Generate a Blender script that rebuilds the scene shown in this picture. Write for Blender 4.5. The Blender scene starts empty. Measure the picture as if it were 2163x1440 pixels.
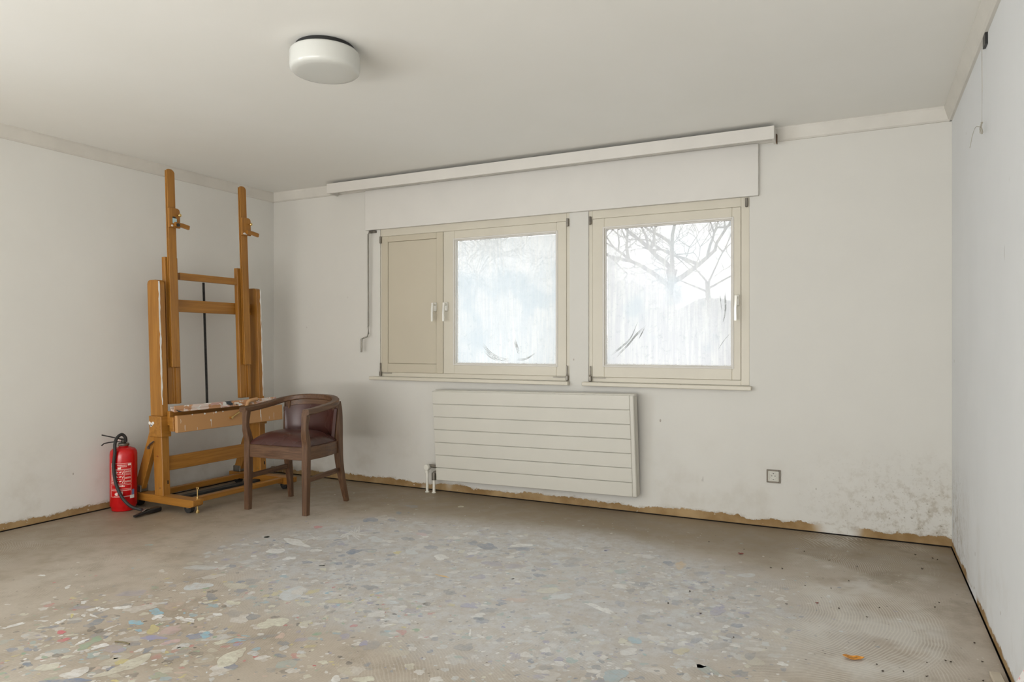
import bpy, bmesh, math, random
from mathutils import Vector, Matrix
PI = math.pi
scene = bpy.context.scene
col = scene.collection

# ------------------------------------------------------------------ camera
CAM = Vector((4.7314, -4.6695, 1.1618)); YAW = 0.46375
cd = bpy.data.cameras.new('camera'); cam = bpy.data.objects.new('camera', cd); col.objects.link(cam)
cam.location = CAM; cam.rotation_euler = (PI/2, 0, YAW)
cd.sensor_width = 36.0; cd.lens = 36*1478.78/2163; cd.shift_y = 4.0/2163; cd.clip_start = 0.05
scene.camera = cam

# ------------------------------------------------------------------ daylight and added fill lights
RW = 5.187; CEIL = 2.5; REAR = -6.9
world = bpy.data.worlds.new('overcast_sky'); scene.world = world; world.use_nodes = True
wn = world.node_tree; wn.nodes.clear()
wo = wn.nodes.new('ShaderNodeOutputWorld'); bg = wn.nodes.new('ShaderNodeBackground')
tc = wn.nodes.new('ShaderNodeTexCoord'); sp = wn.nodes.new('ShaderNodeSeparateXYZ'); rp = wn.nodes.new('ShaderNodeValToRGB')
wn.links.new(tc.outputs['Generated'], sp.inputs[0]); wn.links.new(sp.outputs['Z'], rp.inputs[0])
rp.color_ramp.elements[0].position = 0.0; rp.color_ramp.elements[0].color = (1.0, 0.985, 0.96, 1)
rp.color_ramp.elements[1].position = 0.6; rp.color_ramp.elements[1].color = (0.92, 0.965, 1.0, 1)
wn.links.new(rp.outputs[0], bg.inputs[0]); bg.inputs[1].default_value = 1.85
wn.links.new(bg.outputs[0], wo.inputs[0])
def portal(x, y, z, sx, sz, inward):
    L = bpy.data.lights.new('daylight_portal', 'AREA'); L.shape = 'RECTANGLE'; L.size = sx; L.size_y = sz
    L.cycles.is_portal = True
    o = bpy.data.objects.new('daylight_portal', L); col.objects.link(o); o.location = (x, y, z)
    o.rotation_euler = (PI/2, 0, PI) if inward > 0 else (PI/2, 0, 0)   # inward>0 shines towards +Y
    if inward > 0: o.rotation_euler = (-PI/2, 0, 0)
    # an area light shines along its local -Z
    o.rotation_euler = Vector((0, inward, 0)).to_track_quat('-Z', 'Y').to_euler()
def daylight_fill(x, y, z, sx, sz, aim, power, c):
    L = bpy.data.lights.new('daylight_fill', 'AREA'); L.shape = 'RECTANGLE'; L.size = sx; L.size_y = sz; L.energy = power; L.color = c
    o = bpy.data.objects.new('daylight_fill', L); col.objects.link(o); o.location = (x, y, z); o.rotation_euler = Vector(aim).to_track_quat('-Z', 'Z').to_euler()
daylight_fill(2.6, REAR-0.27, 1.17, 4.66, 2.24, (0, 1, 0), 50, (1, .985, .95))       # area light added in an unseen rear opening to brighten the room
daylight_fill(2.6, REAR-1.1, -.05, 4.6, 1.4, (0, 1, .75), 205, (.98, .975, .97))          # added upward fill outside the rear opening, to brighten the ceiling
daylight_fill(-.27, -5.45, 1.45, 2.2, 1.4, (1, 0, 0), 105, (.74, .87, 1.0))              # through the side window behind the viewer
portal(2.325, 0.09, 1.48, 0.86, 0.97, -1)
portal(3.55, 0.09, 1.48, 0.86, 0.97, -1)
scene.view_settings.view_transform = 'Standard'; scene.view_settings.look = 'None'
scene.view_settings.exposure = 0.0; scene.view_settings.gamma = 1.0; scene.view_settings.use_curve_mapping = False

# ------------------------------------------------------------------ helpers
def tag(o, label=None, cat=None, group=None, kind=None):
    if label: o['label'] = label
    if cat: o['category'] = cat
    if group: o['group'] = group
    if kind: o['kind'] = kind
    return o
def thing(name, loc, label, cat, rz=0, group=None):
    o = bpy.data.objects.new(name, None); o.empty_display_size = .05; col.objects.link(o)
    o.location = loc; o.rotation_euler = (0, 0, rz)
    return tag(o, label, cat, group)
def obj(name, bm, mats, parent=None, smooth=False, world_space=True, label=None):
    """links one mesh; geometry given in world space is moved into the parent's frame"""
    if parent is not None and world_space:
        m = Matrix.Identity(4); p = parent
        chain = []
        while p is not None: chain.append(p); p = p.parent
        for p in reversed(chain): m = m @ (Matrix.Translation(p.location) @ p.rotation_euler.to_matrix().to_4x4())
        bmesh.ops.transform(bm, matrix=m.inverted(), verts=bm.verts)
    me = bpy.data.meshes.new(name); bm.normal_update(); bm.to_mesh(me); bm.free()
    for m in (mats if isinstance(mats, (list, tuple)) else [mats]): me.materials.append(m)
    if smooth:
        for p in me.polygons: p.use_smooth = True
        try: me.set_sharp_from_angle(angle=math.radians(40))
        except Exception: pass
    o = bpy.data.objects.new(name, me); col.objects.link(o)
    if parent is not None: o.parent = parent
    if label: o['label'] = label
    return o
def box(bm, c, s, bev=0.0, rot=None, mi=0, seg=1):
    r = bmesh.ops.create_cube(bm, size=1.0); vs = r['verts']
    m = Matrix.Translation(Vector(c)) @ (rot.to_4x4() if rot is not None else Matrix.Identity(4)) @ Matrix.Diagonal((s[0], s[1], s[2], 1))
    bmesh.ops.transform(bm, matrix=m, verts=vs)
    fs = set(f for v in vs for f in v.link_faces)
    for f in fs: f.material_index = mi
    if bev > 0:
        es = set(e for v in vs for e in v.link_edges)
        bmesh.ops.bevel(bm, geom=list(es), offset=bev, segments=seg, affect='EDGES', profile=0.5, clamp_overlap=True)
def bb(bm, x0, x1, y0, y1, z0, z1, bev=0.0, mi=0):
    box(bm, ((x0+x1)/2, (y0+y1)/2, (z0+z1)/2), (abs(x1-x0), abs(y1-y0), abs(z1-z0)), bev, mi=mi)
def sweep(bm, pts, prof, up=(0, 0, 1), cap=True, radii=None, mi=0):
    """sweeps a closed profile [(side, up)] along pts"""
    up = Vector(up); pts = [Vector(p) for p in pts]; rings = []; n = len(pts)
    for i, p in enumerate(pts):
        a = pts[max(i-1, 0)]; b = pts[min(i+1, n-1)]
        t = (b-a).normalized()
        u = up - up.dot(t)*t
        if u.length < 1e-4: u = Vector((1, 0, 0)) - t.x*t
        u.normalize(); s = t.cross(u)
        k = radii[i] if radii else 1.0
        rings.append([bm.verts.new(p + s*(q[0]*k) + u*(q[1]*k)) for q in prof])
    m = len(prof)
    for i in range(n-1):
        for j in range(m):
            f = bm.faces.new((rings[i][j], rings[i][(j+1) % m], rings[i+1][(j+1) % m], rings[i+1][j])); f.material_index = mi
    if cap:
        bm.faces.new(list(reversed(rings[0]))).material_index = mi; bm.faces.new(rings[-1]).material_index = mi
    bmesh.ops.recalc_face_normals(bm, faces=list(set(f for r in rings for v in r for f in v.link_faces)))
def circ(r, n=12): return [(r*math.cos(2*PI*k/n), r*math.sin(2*PI*k/n)) for k in range(n)]
def rect(w, h, c=0.0):
    w /= 2; h /= 2
    if c <= 0: return [(-w, -h), (w, -h), (w, h), (-w, h)]
    return [(-w+c, -h), (w-c, -h), (w, -h+c), (w, h-c), (w-c, h), (-w+c, h), (-w, h-c), (-w, -h+c)]
def tube(bm, pts, r, n=12, mi=0, radii=None, up=(0, 0, 1)): sweep(bm, pts, circ(r, n), up=up, mi=mi, radii=radii)
def spline(pts, k=8):
    P = [Vector(p) for p in pts]; P = [2*P[0]-P[1]] + P + [2*P[-1]-P[-2]]; out = []
    for i in range(1, len(P)-2):
        a, b, c, d = P[i-1:i+3]
        for j in range(k):
            t = j/k
            out.append(0.5*((2*b) + (c-a)*t + (2*a-5*b+4*c-d)*t*t + (-a+3*b-3*c+d)*t**3))
    out.append(P[-2]); return out
def lathe(bm, prof, c, n=48, axis='Z', mi=0):
    rings = []
    c = Vector(c)
    for r, h in prof:
        ring = []
        for k in range(n):
            a = 2*PI*k/n
            v = Vector((r*math.cos(a), r*math.sin(a), h))
            if axis == 'Y': v = Vector((v.x, v.z, v.y))
            if axis == 'X': v = Vector((v.z, v.x, v.y))
            ring.append(bm.verts.new(c+v))
        rings.append(ring)
    for i in range(len(prof)-1):
        for k in range(n):
            bm.faces.new((rings[i][k], rings[i][(k+1) % n], rings[i+1][(k+1) % n], rings[i+1][k])).material_index = mi
    for ring in (rings[0], rings[-1]): bm.faces.new(ring).material_index = mi
    bmesh.ops.recalc_face_normals(bm, faces=list(set(f for r in rings for v in r for f in v.link_faces)))
def prism(bm, poly, o, ax, ay, ext, mi=0, bev=0):
    """extrudes a 2D outline (o + ax*u + ay*v) by vector ext"""
    o = Vector(o); ax = Vector(ax); ay = Vector(ay); ext = Vector(ext)
    a = [bm.verts.new(o+ax*u+ay*v) for u, v in poly]; b = [bm.verts.new(o+ax*u+ay*v+ext) for u, v in poly]
    n = len(poly); fs = [bm.faces.new(a), bm.faces.new(list(reversed(b)))]
    for i in range(n): fs.append(bm.faces.new((a[i], a[(i+1) % n], b[(i+1) % n], b[i])))
    for f in fs: f.material_index = mi
    bmesh.ops.recalc_face_normals(bm, faces=fs)
    if bev: bmesh.ops.bevel(bm, geom=list(set(e for f in fs for e in f.edges)), offset=bev, segments=1, affect='EDGES', clamp_overlap=True)
def slab_with_holes(bm, us, vs, holes, place, depth):
    """flat wall in (u,v) with rectangular holes, extruded by depth"""
    U = sorted(set(us + [h[0] for h in holes] + [h[1] for h in holes])); V = sorted(set(vs + [h[2] for h in holes] + [h[3] for h in holes]))
    g = {(i, j): bm.verts.new(place(u, v)) for i, u in enumerate(U) for j, v in enumerate(V)}
    fs = []
    for i in range(len(U)-1):
        for j in range(len(V)-1):
            cu = (U[i]+U[i+1])/2; cv = (V[j]+V[j+1])/2
            if any(h[0] < cu < h[1] and h[2] < cv < h[3] for h in holes): continue
            fs.append(bm.faces.new((g[i, j], g[i+1, j], g[i+1, j+1], g[i, j+1])))
    for v in [v for v in bm.verts if not v.link_faces]: bm.verts.remove(v)
    r = bmesh.ops.extrude_face_region(bm, geom=fs, use_keep_orig=True)
    bmesh.ops.translate(bm, vec=Vector(depth), verts=[e for e in r['geom'] if isinstance(e, bmesh.types.BMVert)])
    bmesh.ops.recalc_face_normals(bm, faces=bm.faces)

# ------------------------------------------------------------------ materials
class NT:
    def __init__(s, name):
        s.m = bpy.data.materials.new(name); s.m.use_nodes = True; s.t = s.m.node_tree; s.n = s.t.nodes; s.n.clear()
        s.out = s.new('ShaderNodeOutputMaterial')
    def new(s, t, **k):
        n = s.n.new(t)
        for a, b in k.items(): setattr(n, a, b)
        return n
    def link(s, a, b): s.t.links.new(a, b)
    def put(s, sock, v):
        if isinstance(v, bpy.types.NodeSocket): s.link(v, sock)
        elif isinstance(v, (tuple, list)) and len(v) == 3 and sock.type == 'RGBA': sock.default_value = (*v, 1)
        else: sock.default_value = v
    def math(s, op, a, b=0.0, c=None, clamp=False):
        n = s.new('ShaderNodeMath', operation=op, use_clamp=clamp); s.put(n.inputs[0], a)
        if b is not None: s.put(n.inputs[1], b)
        if c is not None: s.put(n.inputs[2], c)
        return n.outputs[0]
    def mix(s, f, a, b, blend='MIX'):
        n = s.new('ShaderNodeMix', data_type='RGBA', blend_type=blend); s.put(n.inputs[0], f); s.put(n.inputs[6], a); s.put(n.inputs[7], b); return n.outputs[2]
    def ramp(s, v, lo, hi, a=0.0, b=1.0):
        n = s.new('ShaderNodeMapRange', interpolation_type='SMOOTHSTEP'); s.put(n.inputs[0], v)
        n.inputs[1].default_value = lo; n.inputs[2].default_value = hi; n.inputs[3].default_value = a; n.inputs[4].default_value = b; return n.outputs[0]
    def coord(s, obj=True, scale=(1, 1, 1), loc=(0, 0, 0), rot=(0, 0, 0)):
        c = s.new('ShaderNodeTexCoord').outputs['Object'] if obj else s.new('ShaderNodeNewGeometry').outputs['Position']
        m = s.new('ShaderNodeMapping'); s.link(c, m.inputs[0]); m.inputs['Scale'].default_value = scale; m.inputs['Location'].default_value = loc; m.inputs['Rotation'].default_value = rot
        return m.outputs[0]
    def noise(s, vec, scale=5, detail=4, rough=.55, dist=0.0, color=False):
        n = s.new('ShaderNodeTexNoise'); s.link(vec, n.inputs['Vector']); n.inputs['Scale'].default_value = scale; n.inputs['Detail'].default_value = detail
        n.inputs['Roughness'].default_value = rough; n.inputs['Distortion'].default_value = dist
        return n.outputs['Color' if color else 'Fac']
    def vor(s, vec, scale, feature='F1', rand=1.0):
        n = s.new('ShaderNodeTexVoronoi', feature=feature); s.link(vec, n.inputs['Vector']); n.inputs['Scale'].default_value = scale; n.inputs['Randomness'].default_value = rand; return n
    def xyz(s, v):
        n = s.new('ShaderNodeSeparateXYZ'); s.link(v, n.inputs[0]); return n.outputs
    def bsdf(s, color, rough=.5, metal=0.0, spec=.5, bump=None, bstr=.3, bdist=.002, **k):
        b = s.new('ShaderNodeBsdfPrincipled'); s.put(b.inputs['Base Color'], color); s.put(b.inputs['Roughness'], rough); s.put(b.inputs['Metallic'], metal)
        s.put(b.inputs['Specular IOR Level'], spec)
        if bump is not None:
            n = s.new('ShaderNodeBump'); n.inputs['Strength'].default_value = bstr; n.inputs['Distance'].default_value = bdist; s.link(bump, n.inputs['Height']); s.link(n.outputs[0], b.inputs['Normal'])
        for a, v in k.items(): s.put(b.inputs[a], v)
        s.link(b.outputs[0], s.out.inputs[0]); return b

def plain(name, c, rough=.5, metal=0.0, var=.06, spec=.5, scale=14):
    t = NT(name); n = t.noise(t.coord(), scale, 4)
    t.bsdf(t.mix(t.ramp(n, .3, .7), tuple(x*(1-var) for x in c), tuple(min(1, x*(1+var)) for x in c)), rough, metal, spec)
    return t.m
def wood(name, c1, c2, axis, rough=.42, g=26, wear=0.0, spec=.5):
    t = NT(name); sc = [g, g, g]; sc[axis] = g*.06
    v = t.coord(scale=tuple(sc)); n = t.noise(v, 1.6, 6, .62, .6); n2 = t.noise(t.coord(), 2.2, 3)
    base = t.mix(t.ramp(n, .3, .72), c1, c2)
    base = t.mix(t.math('MULTIPLY', t.ramp(n2, .35, .75), .28), base, tuple(x*.72 for x in c1))
    if wear: base = t.mix(t.math('MULTIPLY', t.ramp(t.noise(v, 5, 5), .6, .78), wear), base, tuple(min(1, x*1.5+.05) for x in c2))
    t.bsdf(base, t.ramp(n, .2, .8, rough-.06, rough+.1), 0, spec, bump=n, bstr=.12, bdist=.001)
    return t.m
PLASTER = (.74, .725, .69)
def wall_mat(name, band=0.05, dirt=None, base=PLASTER):
    t = NT(name); p = t.coord(False); x, y, z = t.xyz(p)[:3]
    n1 = t.noise(p, 2.2, 5, .6); n2 = t.noise(p, 26, 4, .6)
    c = t.mix(t.ramp(n1, .3, .75), tuple(v*.97 for v in base), base)
    # small chips, nail marks and short scratches
    vo = t.vor(t.coord(False, scale=(1, 1, .55)), 5.5); chips = t.math('MULTIPLY', t.ramp(vo.outputs['Distance'], .026, .038, 1, 0), t.ramp(t.noise(p, 1.3, 2), .44, .52))
    c = t.mix(t.math('MULTIPLY', chips, .7), c, (.30, .25, .2))
    vs = t.vor(t.coord(False, scale=(1, 1, 1), rot=(.3, .8, .4)), 3.0); scr = t.math('MULTIPLY', t.ramp(t.noise(t.coord(False, scale=(9, 9, 1.2), rot=(0, .8, .3)), 4, 3), .70, .73), t.ramp(vs.outputs['Distance'], .2, .1))
    c = t.mix(t.math('MULTIPLY', scr, .6), c, (.35, .33, .3))
    # smudges low on the wall
    low = t.math('MULTIPLY', t.ramp(z, .75, .05), t.ramp(t.noise(p, 3.2, 6, .65), .45, .75))
    c = t.mix(t.math('MULTIPLY', low, .30), c, (.42, .36, .27))
    if dirt:
        g = t.math('MULTIPLY', t.ramp(x if dirt[0] == 'x' else y, dirt[1], dirt[2]), t.ramp(z, .62, .12))
        spk = t.ramp(t.noise(p, 17, 6, .75), .47, .64); c = t.mix(t.math('MULTIPLY', t.math('MULTIPLY', g, spk), .55), c, (.34, .28, .19))
        c = t.mix(t.math('MULTIPLY', t.math('MULTIPLY', g, t.ramp(t.noise(p, 50, 3, .7), .6, .68)), .7), c, (.2, .16, .1))
    # bare strip where the skirting board came off
    n3 = t.noise(p, 5.5, 6, .65); n4 = t.noise(p, 30, 4, .7); edge = t.math('ADD', t.math('MULTIPLY', t.math('SUBTRACT', n3, .5), .10), t.math('MULTIPLY', t.math('SUBTRACT', n4, .5), .035))
    zz = t.math('ADD', z, edge)
    patch = t.ramp(t.noise(t.coord(False, scale=(1, 1, .2)), 1.4, 3), .39, .43)
    bare = t.math('MULTIPLY', t.ramp(zz, band+.004, band-.004), patch)
    och = t.mix(t.ramp(t.noise(p, 5, 4, .55), .3, .72), (.26, .155, .06), (.42, .29, .145))
    och = t.mix(t.ramp(t.noise(p, 30, 3), .66, .74), och, (.6, .53, .43))
    c = t.mix(bare, c, och)
    rim = t.math('MULTIPLY', t.math('MULTIPLY', t.ramp(zz, band+.02, band+.004), t.ramp(zz, band-.004, band+.004)), t.ramp(t.noise(p, 22, 4), .45, .6))
    c = t.mix(t.math('MULTIPLY', rim, .5), c, (.40, .34, .26))
    h = t.math('ADD', t.math('MULTIPLY', n2, .25), t.math('ADD', t.math('MULTIPLY', bare, -1.6), t.math('MULTIPLY', t.noise(p, 7, 4), .7)))
    t.bsdf(c, .72, 0, .25, bump=h, bstr=.35, bdist=.003)
    return t.m

M = {}
M['wall_back'] = wall_mat('plaster_window_wall_shaded', .052, ('x', 4.2, 5.1), base=(.69, .67, .62))  # plaster base darkened: the dimmer light on this wall is in the colour
M['wall_left'] = wall_mat('plaster_left_wall_lit', .048, base=(.775, .76, .715))  # same plaster made lighter, standing in for more light on this side
M['wall_right'] = wall_mat('plaster_right_wall_cool_lit', .035, ('y', -.9, -.1), base=(.76, .765, .765))  # base shifted bluish to paint in the cool daylight falling here
def ceil_mat():
    t = NT('ceiling_paint'); p = t.coord(False); n = t.noise(p, 1.5, 4)
    c = t.mix(t.ramp(n, .3, .75), (.83, .815, .765), (.85, .835, .79))
    vo = t.vor(p, 1.1); c = t.mix(t.math('MULTIPLY', t.ramp(vo.outputs['Distance'], .008, .012, 1, 0), .6), c, (.3, .25, .2))
    t.bsdf(c, .75, 0, .2, bump=t.noise(p, 40, 3), bstr=.08); return t.m
M['ceiling'] = ceil_mat()
M['cornice'] = plain('cornice_paint', (.66, .63, .57), .6, var=.04, scale=5)
M['white'] = plain('white_board_paint', (.68, .65, .60), .5, var=.02, scale=4)
M['header'] = plain('shutter_box_paint', (.70, .675, .63), .6, var=.02, scale=3)
M['cream'] = plain('cream_window_paint', (.63, .585, .485), .38, var=.025, scale=3)
M['creampanel'] = plain('cream_panel_paint', (.55, .495, .385), .45, var=.02, scale=2)
M['radiator'] = plain('radiator_enamel', (.64, .615, .545), .35, var=.015, scale=3)
M['steel'] = plain('brushed_steel', (.27, .255, .22), .38, 1.0)
M['darksteel'] = plain('tarnished_steel', (.22, .20, .17), .45, .8, var=.3)
M['brass'] = plain('brass_bolt', (.72, .52, .22), .3, 1.0)
M['black'] = plain('black_plastic', (.014, .014, .014), .4, var=.2)
M['rubber'] = plain('black_rubber', (.02, .02, .02), .55, var=.2)
M['spindle'] = plain('blackened_steel', (.03, .028, .026), .35, .6, var=.4, scale=60)
M['mist'] = plain('mist_toned_woodland', (.30, .29, .28), .95, var=.25, scale=1.2)  # pale and grey so that distance haze sits in the colour
M['offcut'] = plain('pale_wood', (.52, .45, .35), .6)
M['rust'] = plain('rusty_metal', (.10, .055, .03), .7, var=.4, scale=60)
M['gap'] = plain('dark_gap', (.02, .014, .01), .9)
M['socketframe'] = plain('taupe_plastic', (.20, .17, .13), .4)
M['socketwhite'] = plain('socket_plastic', (.62, .60, .53), .35, var=.02)
M['handle'] = plain('window_handle_metal', (.78, .76, .70), .3, .4)
M['pipe'] = plain('pipe_paint', (.80, .78, .70), .4)
M['opal'] = plain('opal_glass', (.61, .61, .57), .2, var=.01, scale=2)
M['red'] = plain('red_lacquer', (.55, .004, .006), .18, var=.06, spec=.6)
M['labelwhite'] = plain('label_print', (.85, .66, .6), .5, var=.05)
M['labelpaper'] = plain('label_paper', (.75, .74, .72), .5)
M['labelblue'] = plain('label_blue', (.13, .18, .36), .5)
M['wirem'] = plain('thin_wire', (.40, .37, .30), .5)
M['tape'] = plain('pale_blue_tape', (.45, .62, .66), .4)
M['bark'] = plain('winter_bark', (.20, .18, .16), .9, var=.3)
M['leafy'] = plain('winter_shrub', (.30, .22, .13), .9, var=.4)
M['lawn'] = plain('brightened_grass', (.40, .41, .38), .9, var=.2, scale=2)  # grass colour raised to brighten the view through the panes
for i, ax in enumerate('xyz'):
    M['beech_'+ax] = wood('varnished_beech_'+ax, (.315, .130, .018), (.45, .205, .036), i, .34)
    M['pale_'+ax] = wood('worn_beech_'+ax, (.50, .27, .12), (.60, .35, .17), i, .5)
    M['chairwood_'+ax] = wood('dark_oak_'+ax, (.075, .034, .016), (.17, .088, .044), i, .42, g=40, wear=.5)
def leather():
    t = NT('brown_leather'); n = t.noise(t.coord(), 3.5, 3, .4); v = t.vor(t.coord(), 240)
    t.bsdf(t.mix(t.ramp(n, .35, .7), (.055, .018, .014), (.082, .027, .021)), t.ramp(n, .3, .8, .24, .38), 0, .5, bump=v.outputs['Distance'], bstr=.15, bdist=.0006); return t.m
M['leather'] = leather()
def splat_mat(name, base, dens, paints, scale=24):
    t = NT(name); v = t.coord(scale=(1.0, .45, 1.0)); c = base
    for k, (pc, th) in enumerate(paints):
        n = t.noise(t.coord(scale=(1.0, .4, 1.0), loc=(3.1*k, 1.7*k, .9*k)), scale*(1+.25*k), 4, .6, .4)
        c = t.mix(t.ramp(n, th+dens, th+dens+.02), c, pc)
    t.bsdf(c, .45, 0, .4, bump=t.noise(v, scale, 4), bstr=.3, bdist=.002); return t.m
M['tray'] = splat_mat('paint_crusted_tray', (.58, .31, .16), 0, [((.75, .62, .55), .50), ((.62, .38, .32), .56), ((.05, .06, .07), .60), ((.85, .83, .78), .57)], 13)
M['splatboard'] = splat_mat('paint_flecked_beech', (.57, .31, .13), 0, [((.80, .70, .58), .71), ((.75, .5, .38), .72)], 20)
M['whitepaint'] = plain('dried_white_paint', (.82, .79, .74), .5)

def floor_mat():
    t = NT('worn_screed_floor'); p = t.coord(False); x, y, z = t.xyz(p)[:3]
    n1 = t.noise(p, 1.1, 6, .6); n2 = t.noise(p, 6, 6, .65); n3 = t.noise(p, 60, 3, .6)
    c = t.mix(t.ramp(n1, .3, .7), (.41, .345, .27), (.50, .435, .36))
    c = t.mix(t.math('MULTIPLY', t.ramp(n2, .42, .7), .5), c, (.27, .22, .16))
    # brown, never painted strip along the walls
    wl = t.math('MULTIPLY', t.ramp(y, -1.15, -.35), 1.0); wl = t.math('MAXIMUM', wl, t.math('MULTIPLY', t.ramp(x, 1.3, .3), .75))
    wl = t.math('MULTIPLY', wl, t.ramp(n2, .2, .6, .75, 1))
    c = t.mix(t.math('MULTIPLY', wl, .85), c, t.mix(t.ramp(n2, .3, .7), (.165, .118, .066), (.27, .21, .135)))
    # greyish film of old paint, plus painted-in window sheen, over the working area
    dx = t.math('DIVIDE', t.math('SUBTRACT', x, 3.0), 1.65); dy = t.math('DIVIDE', t.math('SUBTRACT', y, -1.55), .95)
    rr = t.math('ADD', t.math('POWER', t.math('ABSOLUTE', dx), 2.0), t.math('POWER', t.math('ABSOLUTE', dy), 2.0))
    film = t.math('MULTIPLY', t.ramp(t.math('ADD', rr, t.math('MULTIPLY', t.math('SUBTRACT', n1, .5), 1.2)), 1.35, .45), t.ramp(n2, .25, .65, .55, 1))
    c = t.mix(t.math('MULTIPLY', film, t.ramp(t.noise(p, 14, 6, .7), .35, .62, .42, .80)), c, (.64, .66, .685))
    c = t.mix(t.math('MULTIPLY', t.ramp(t.noise(p, 95, 4, .7), .5, .7), .22), c, (.24, .19, .14))
    # combed glue swirls
    for k, (sc, loc, fr) in enumerate(((.85, (0, 0, 0), 560), (1.15, (3.3, 7.1, 0), 620))):
        mp = t.new('ShaderNodeVectorMath', operation='ADD'); t.link(p, mp.inputs[0]); mp.inputs[1].default_value = (loc[0], loc[1], 0)
        v = t.vor(mp.outputs[0], sc); vm = t.new('ShaderNodeVectorMath', operation='SUBTRACT'); t.link(mp.outputs[0], vm.inputs[0]); t.link(v.outputs['Position'], vm.inputs[1])
        off = t.new('ShaderNodeVectorMath', operation='ADD'); t.link(vm.outputs[0], off.inputs[0]); off.inputs[1].default_value = (.62, .25, 0)
        wob = t.new('ShaderNodeVectorMath', operation='LENGTH'); t.link(off.outputs[0], wob.inputs[0])
        d = t.math('ADD', wob.outputs['Value'], t.math('MULTIPLY', t.noise(p, 2.2, 4), .09))
        s = t.math('SINE', t.math('MULTIPLY', d, fr))
        reg = t.math('MAXIMUM', t.math('MULTIPLY', t.ramp(t.math('ADD', x, t.math('MULTIPLY', n1, .6)), 4.45, 4.95), 1.0), t.math('MULTIPLY', t.ramp(y, -1.75, -2.3), .35))
        reg = t.math('MULTIPLY', reg, t.ramp(t.noise(mp.outputs[0], 1.6, 4), .42, .56))
        reg = t.math('MULTIPLY', reg, t.ramp(t.math('SUBTRACT', RW, x), .05, .25))
        if k == 0: swirl = t.math('MULTIPLY', t.ramp(s, .1, .8), reg); area = reg
        else: swirl = t.math('MAXIMUM', swirl, t.math('MULTIPLY', t.math('MULTIPLY', t.ramp(s, .1, .8), reg), .6))
    c = t.mix(t.math('MULTIPLY', area, t.math('MULTIPLY', t.ramp(t.noise(p, 4, 5, .6), .45, .68), .5)), c, (.62, .60, .55))
    # one long sweep of the comb in front of the right hand corner
    cv = t.new('ShaderNodeVectorMath', operation='DISTANCE'); t.link(p, cv.inputs[0]); cv.inputs[1].default_value = (4.12, -1.38, 0)
    dd = t.math('ADD', cv.outputs['Value'], t.math('MULTIPLY', t.noise(p, 1.7, 3), .10))
    sw = t.math('MULTIPLY', t.ramp(t.math('SINE', t.math('MULTIPLY', dd, 560)), -.1, .7), t.math('MULTIPLY', t.ramp(dd, .38, .5), t.ramp(dd, .99, .93)))
    sw = t.math('MULTIPLY', sw, t.math('MULTIPLY', t.ramp(x, 4.25, 4.5), t.ramp(t.noise(p, 2.6, 3), .34, .46)))
    ringarea = t.math('MULTIPLY', t.ramp(dd, .38, .6), t.ramp(dd, 1.0, .9)); ringarea = t.math('MULTIPLY', ringarea, t.ramp(x, 4.3, 4.6))
    c = t.mix(t.math('MULTIPLY', ringarea, t.math('MULTIPLY', t.ramp(t.noise(p, 3.1, 5, .6), .46, .62), .6)), c, (.66, .64, .60))
    swirl = t.math('MAXIMUM', t.math('MULTIPLY', swirl, t.math('SUBTRACT', 1.0, ringarea)), sw)
    c = t.mix(t.math('MULTIPLY', swirl, .58), c, (.68, .64, .57))
    # dirt blotches towards the right hand corner
    cor = t.math('MULTIPLY', t.ramp(x, 4.3, 4.9), t.ramp(t.noise(p, 3.3, 5, .65), .5, .66)); cor = t.math('MULTIPLY', cor, t.ramp(y, -1.7, -.3))
    c = t.mix(t.math('MULTIPLY', cor, .75), c, (.19, .15, .09))
    # specks
    v1 = t.vor(p, 26); c = t.mix(t.math('MULTIPLY', t.ramp(v1.outputs['Distance'], .07, .10, 1, 0), t.math('MULTIPLY', t.ramp(t.noise(p, 1.8, 3), .5, .62), .7)), c, (.72, .70, .66))
    v2 = t.vor(t.coord(False, loc=(5, 3, 0)), 15); c = t.mix(t.math('MULTIPLY', t.ramp(v2.outputs['Distance'], .05, .075, 1, 0), .6), c, (.10, .085, .07))
    # dried paint
    a = t.new('ShaderNodeVertexColor', layer_name='paint')
    wr = t.math('ADD', t.math('MULTIPLY', n3, .35), t.math('MULTIPLY', t.noise(p, 22, 5, .7), .65))
    lim = t.ramp(wr, .36, .62, 1.0, .45)
    fac = t.math('MULTIPLY', a.outputs['Alpha'], lim, clamp=True)
    c = t.mix(fac, c, a.outputs['Color'])
    rough = t.math('SUBTRACT', t.ramp(n2, .3, .7, .40, .58), t.math('MULTIPLY', film, .10))
    t.bsdf(c, rough, 0, .5, bump=t.math('ADD', t.math('MULTIPLY', swirl, .8), t.math('MULTIPLY', n2, .6)), bstr=.2, bdist=.002)
    return t.m
M['floor'] = floor_mat()

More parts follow.
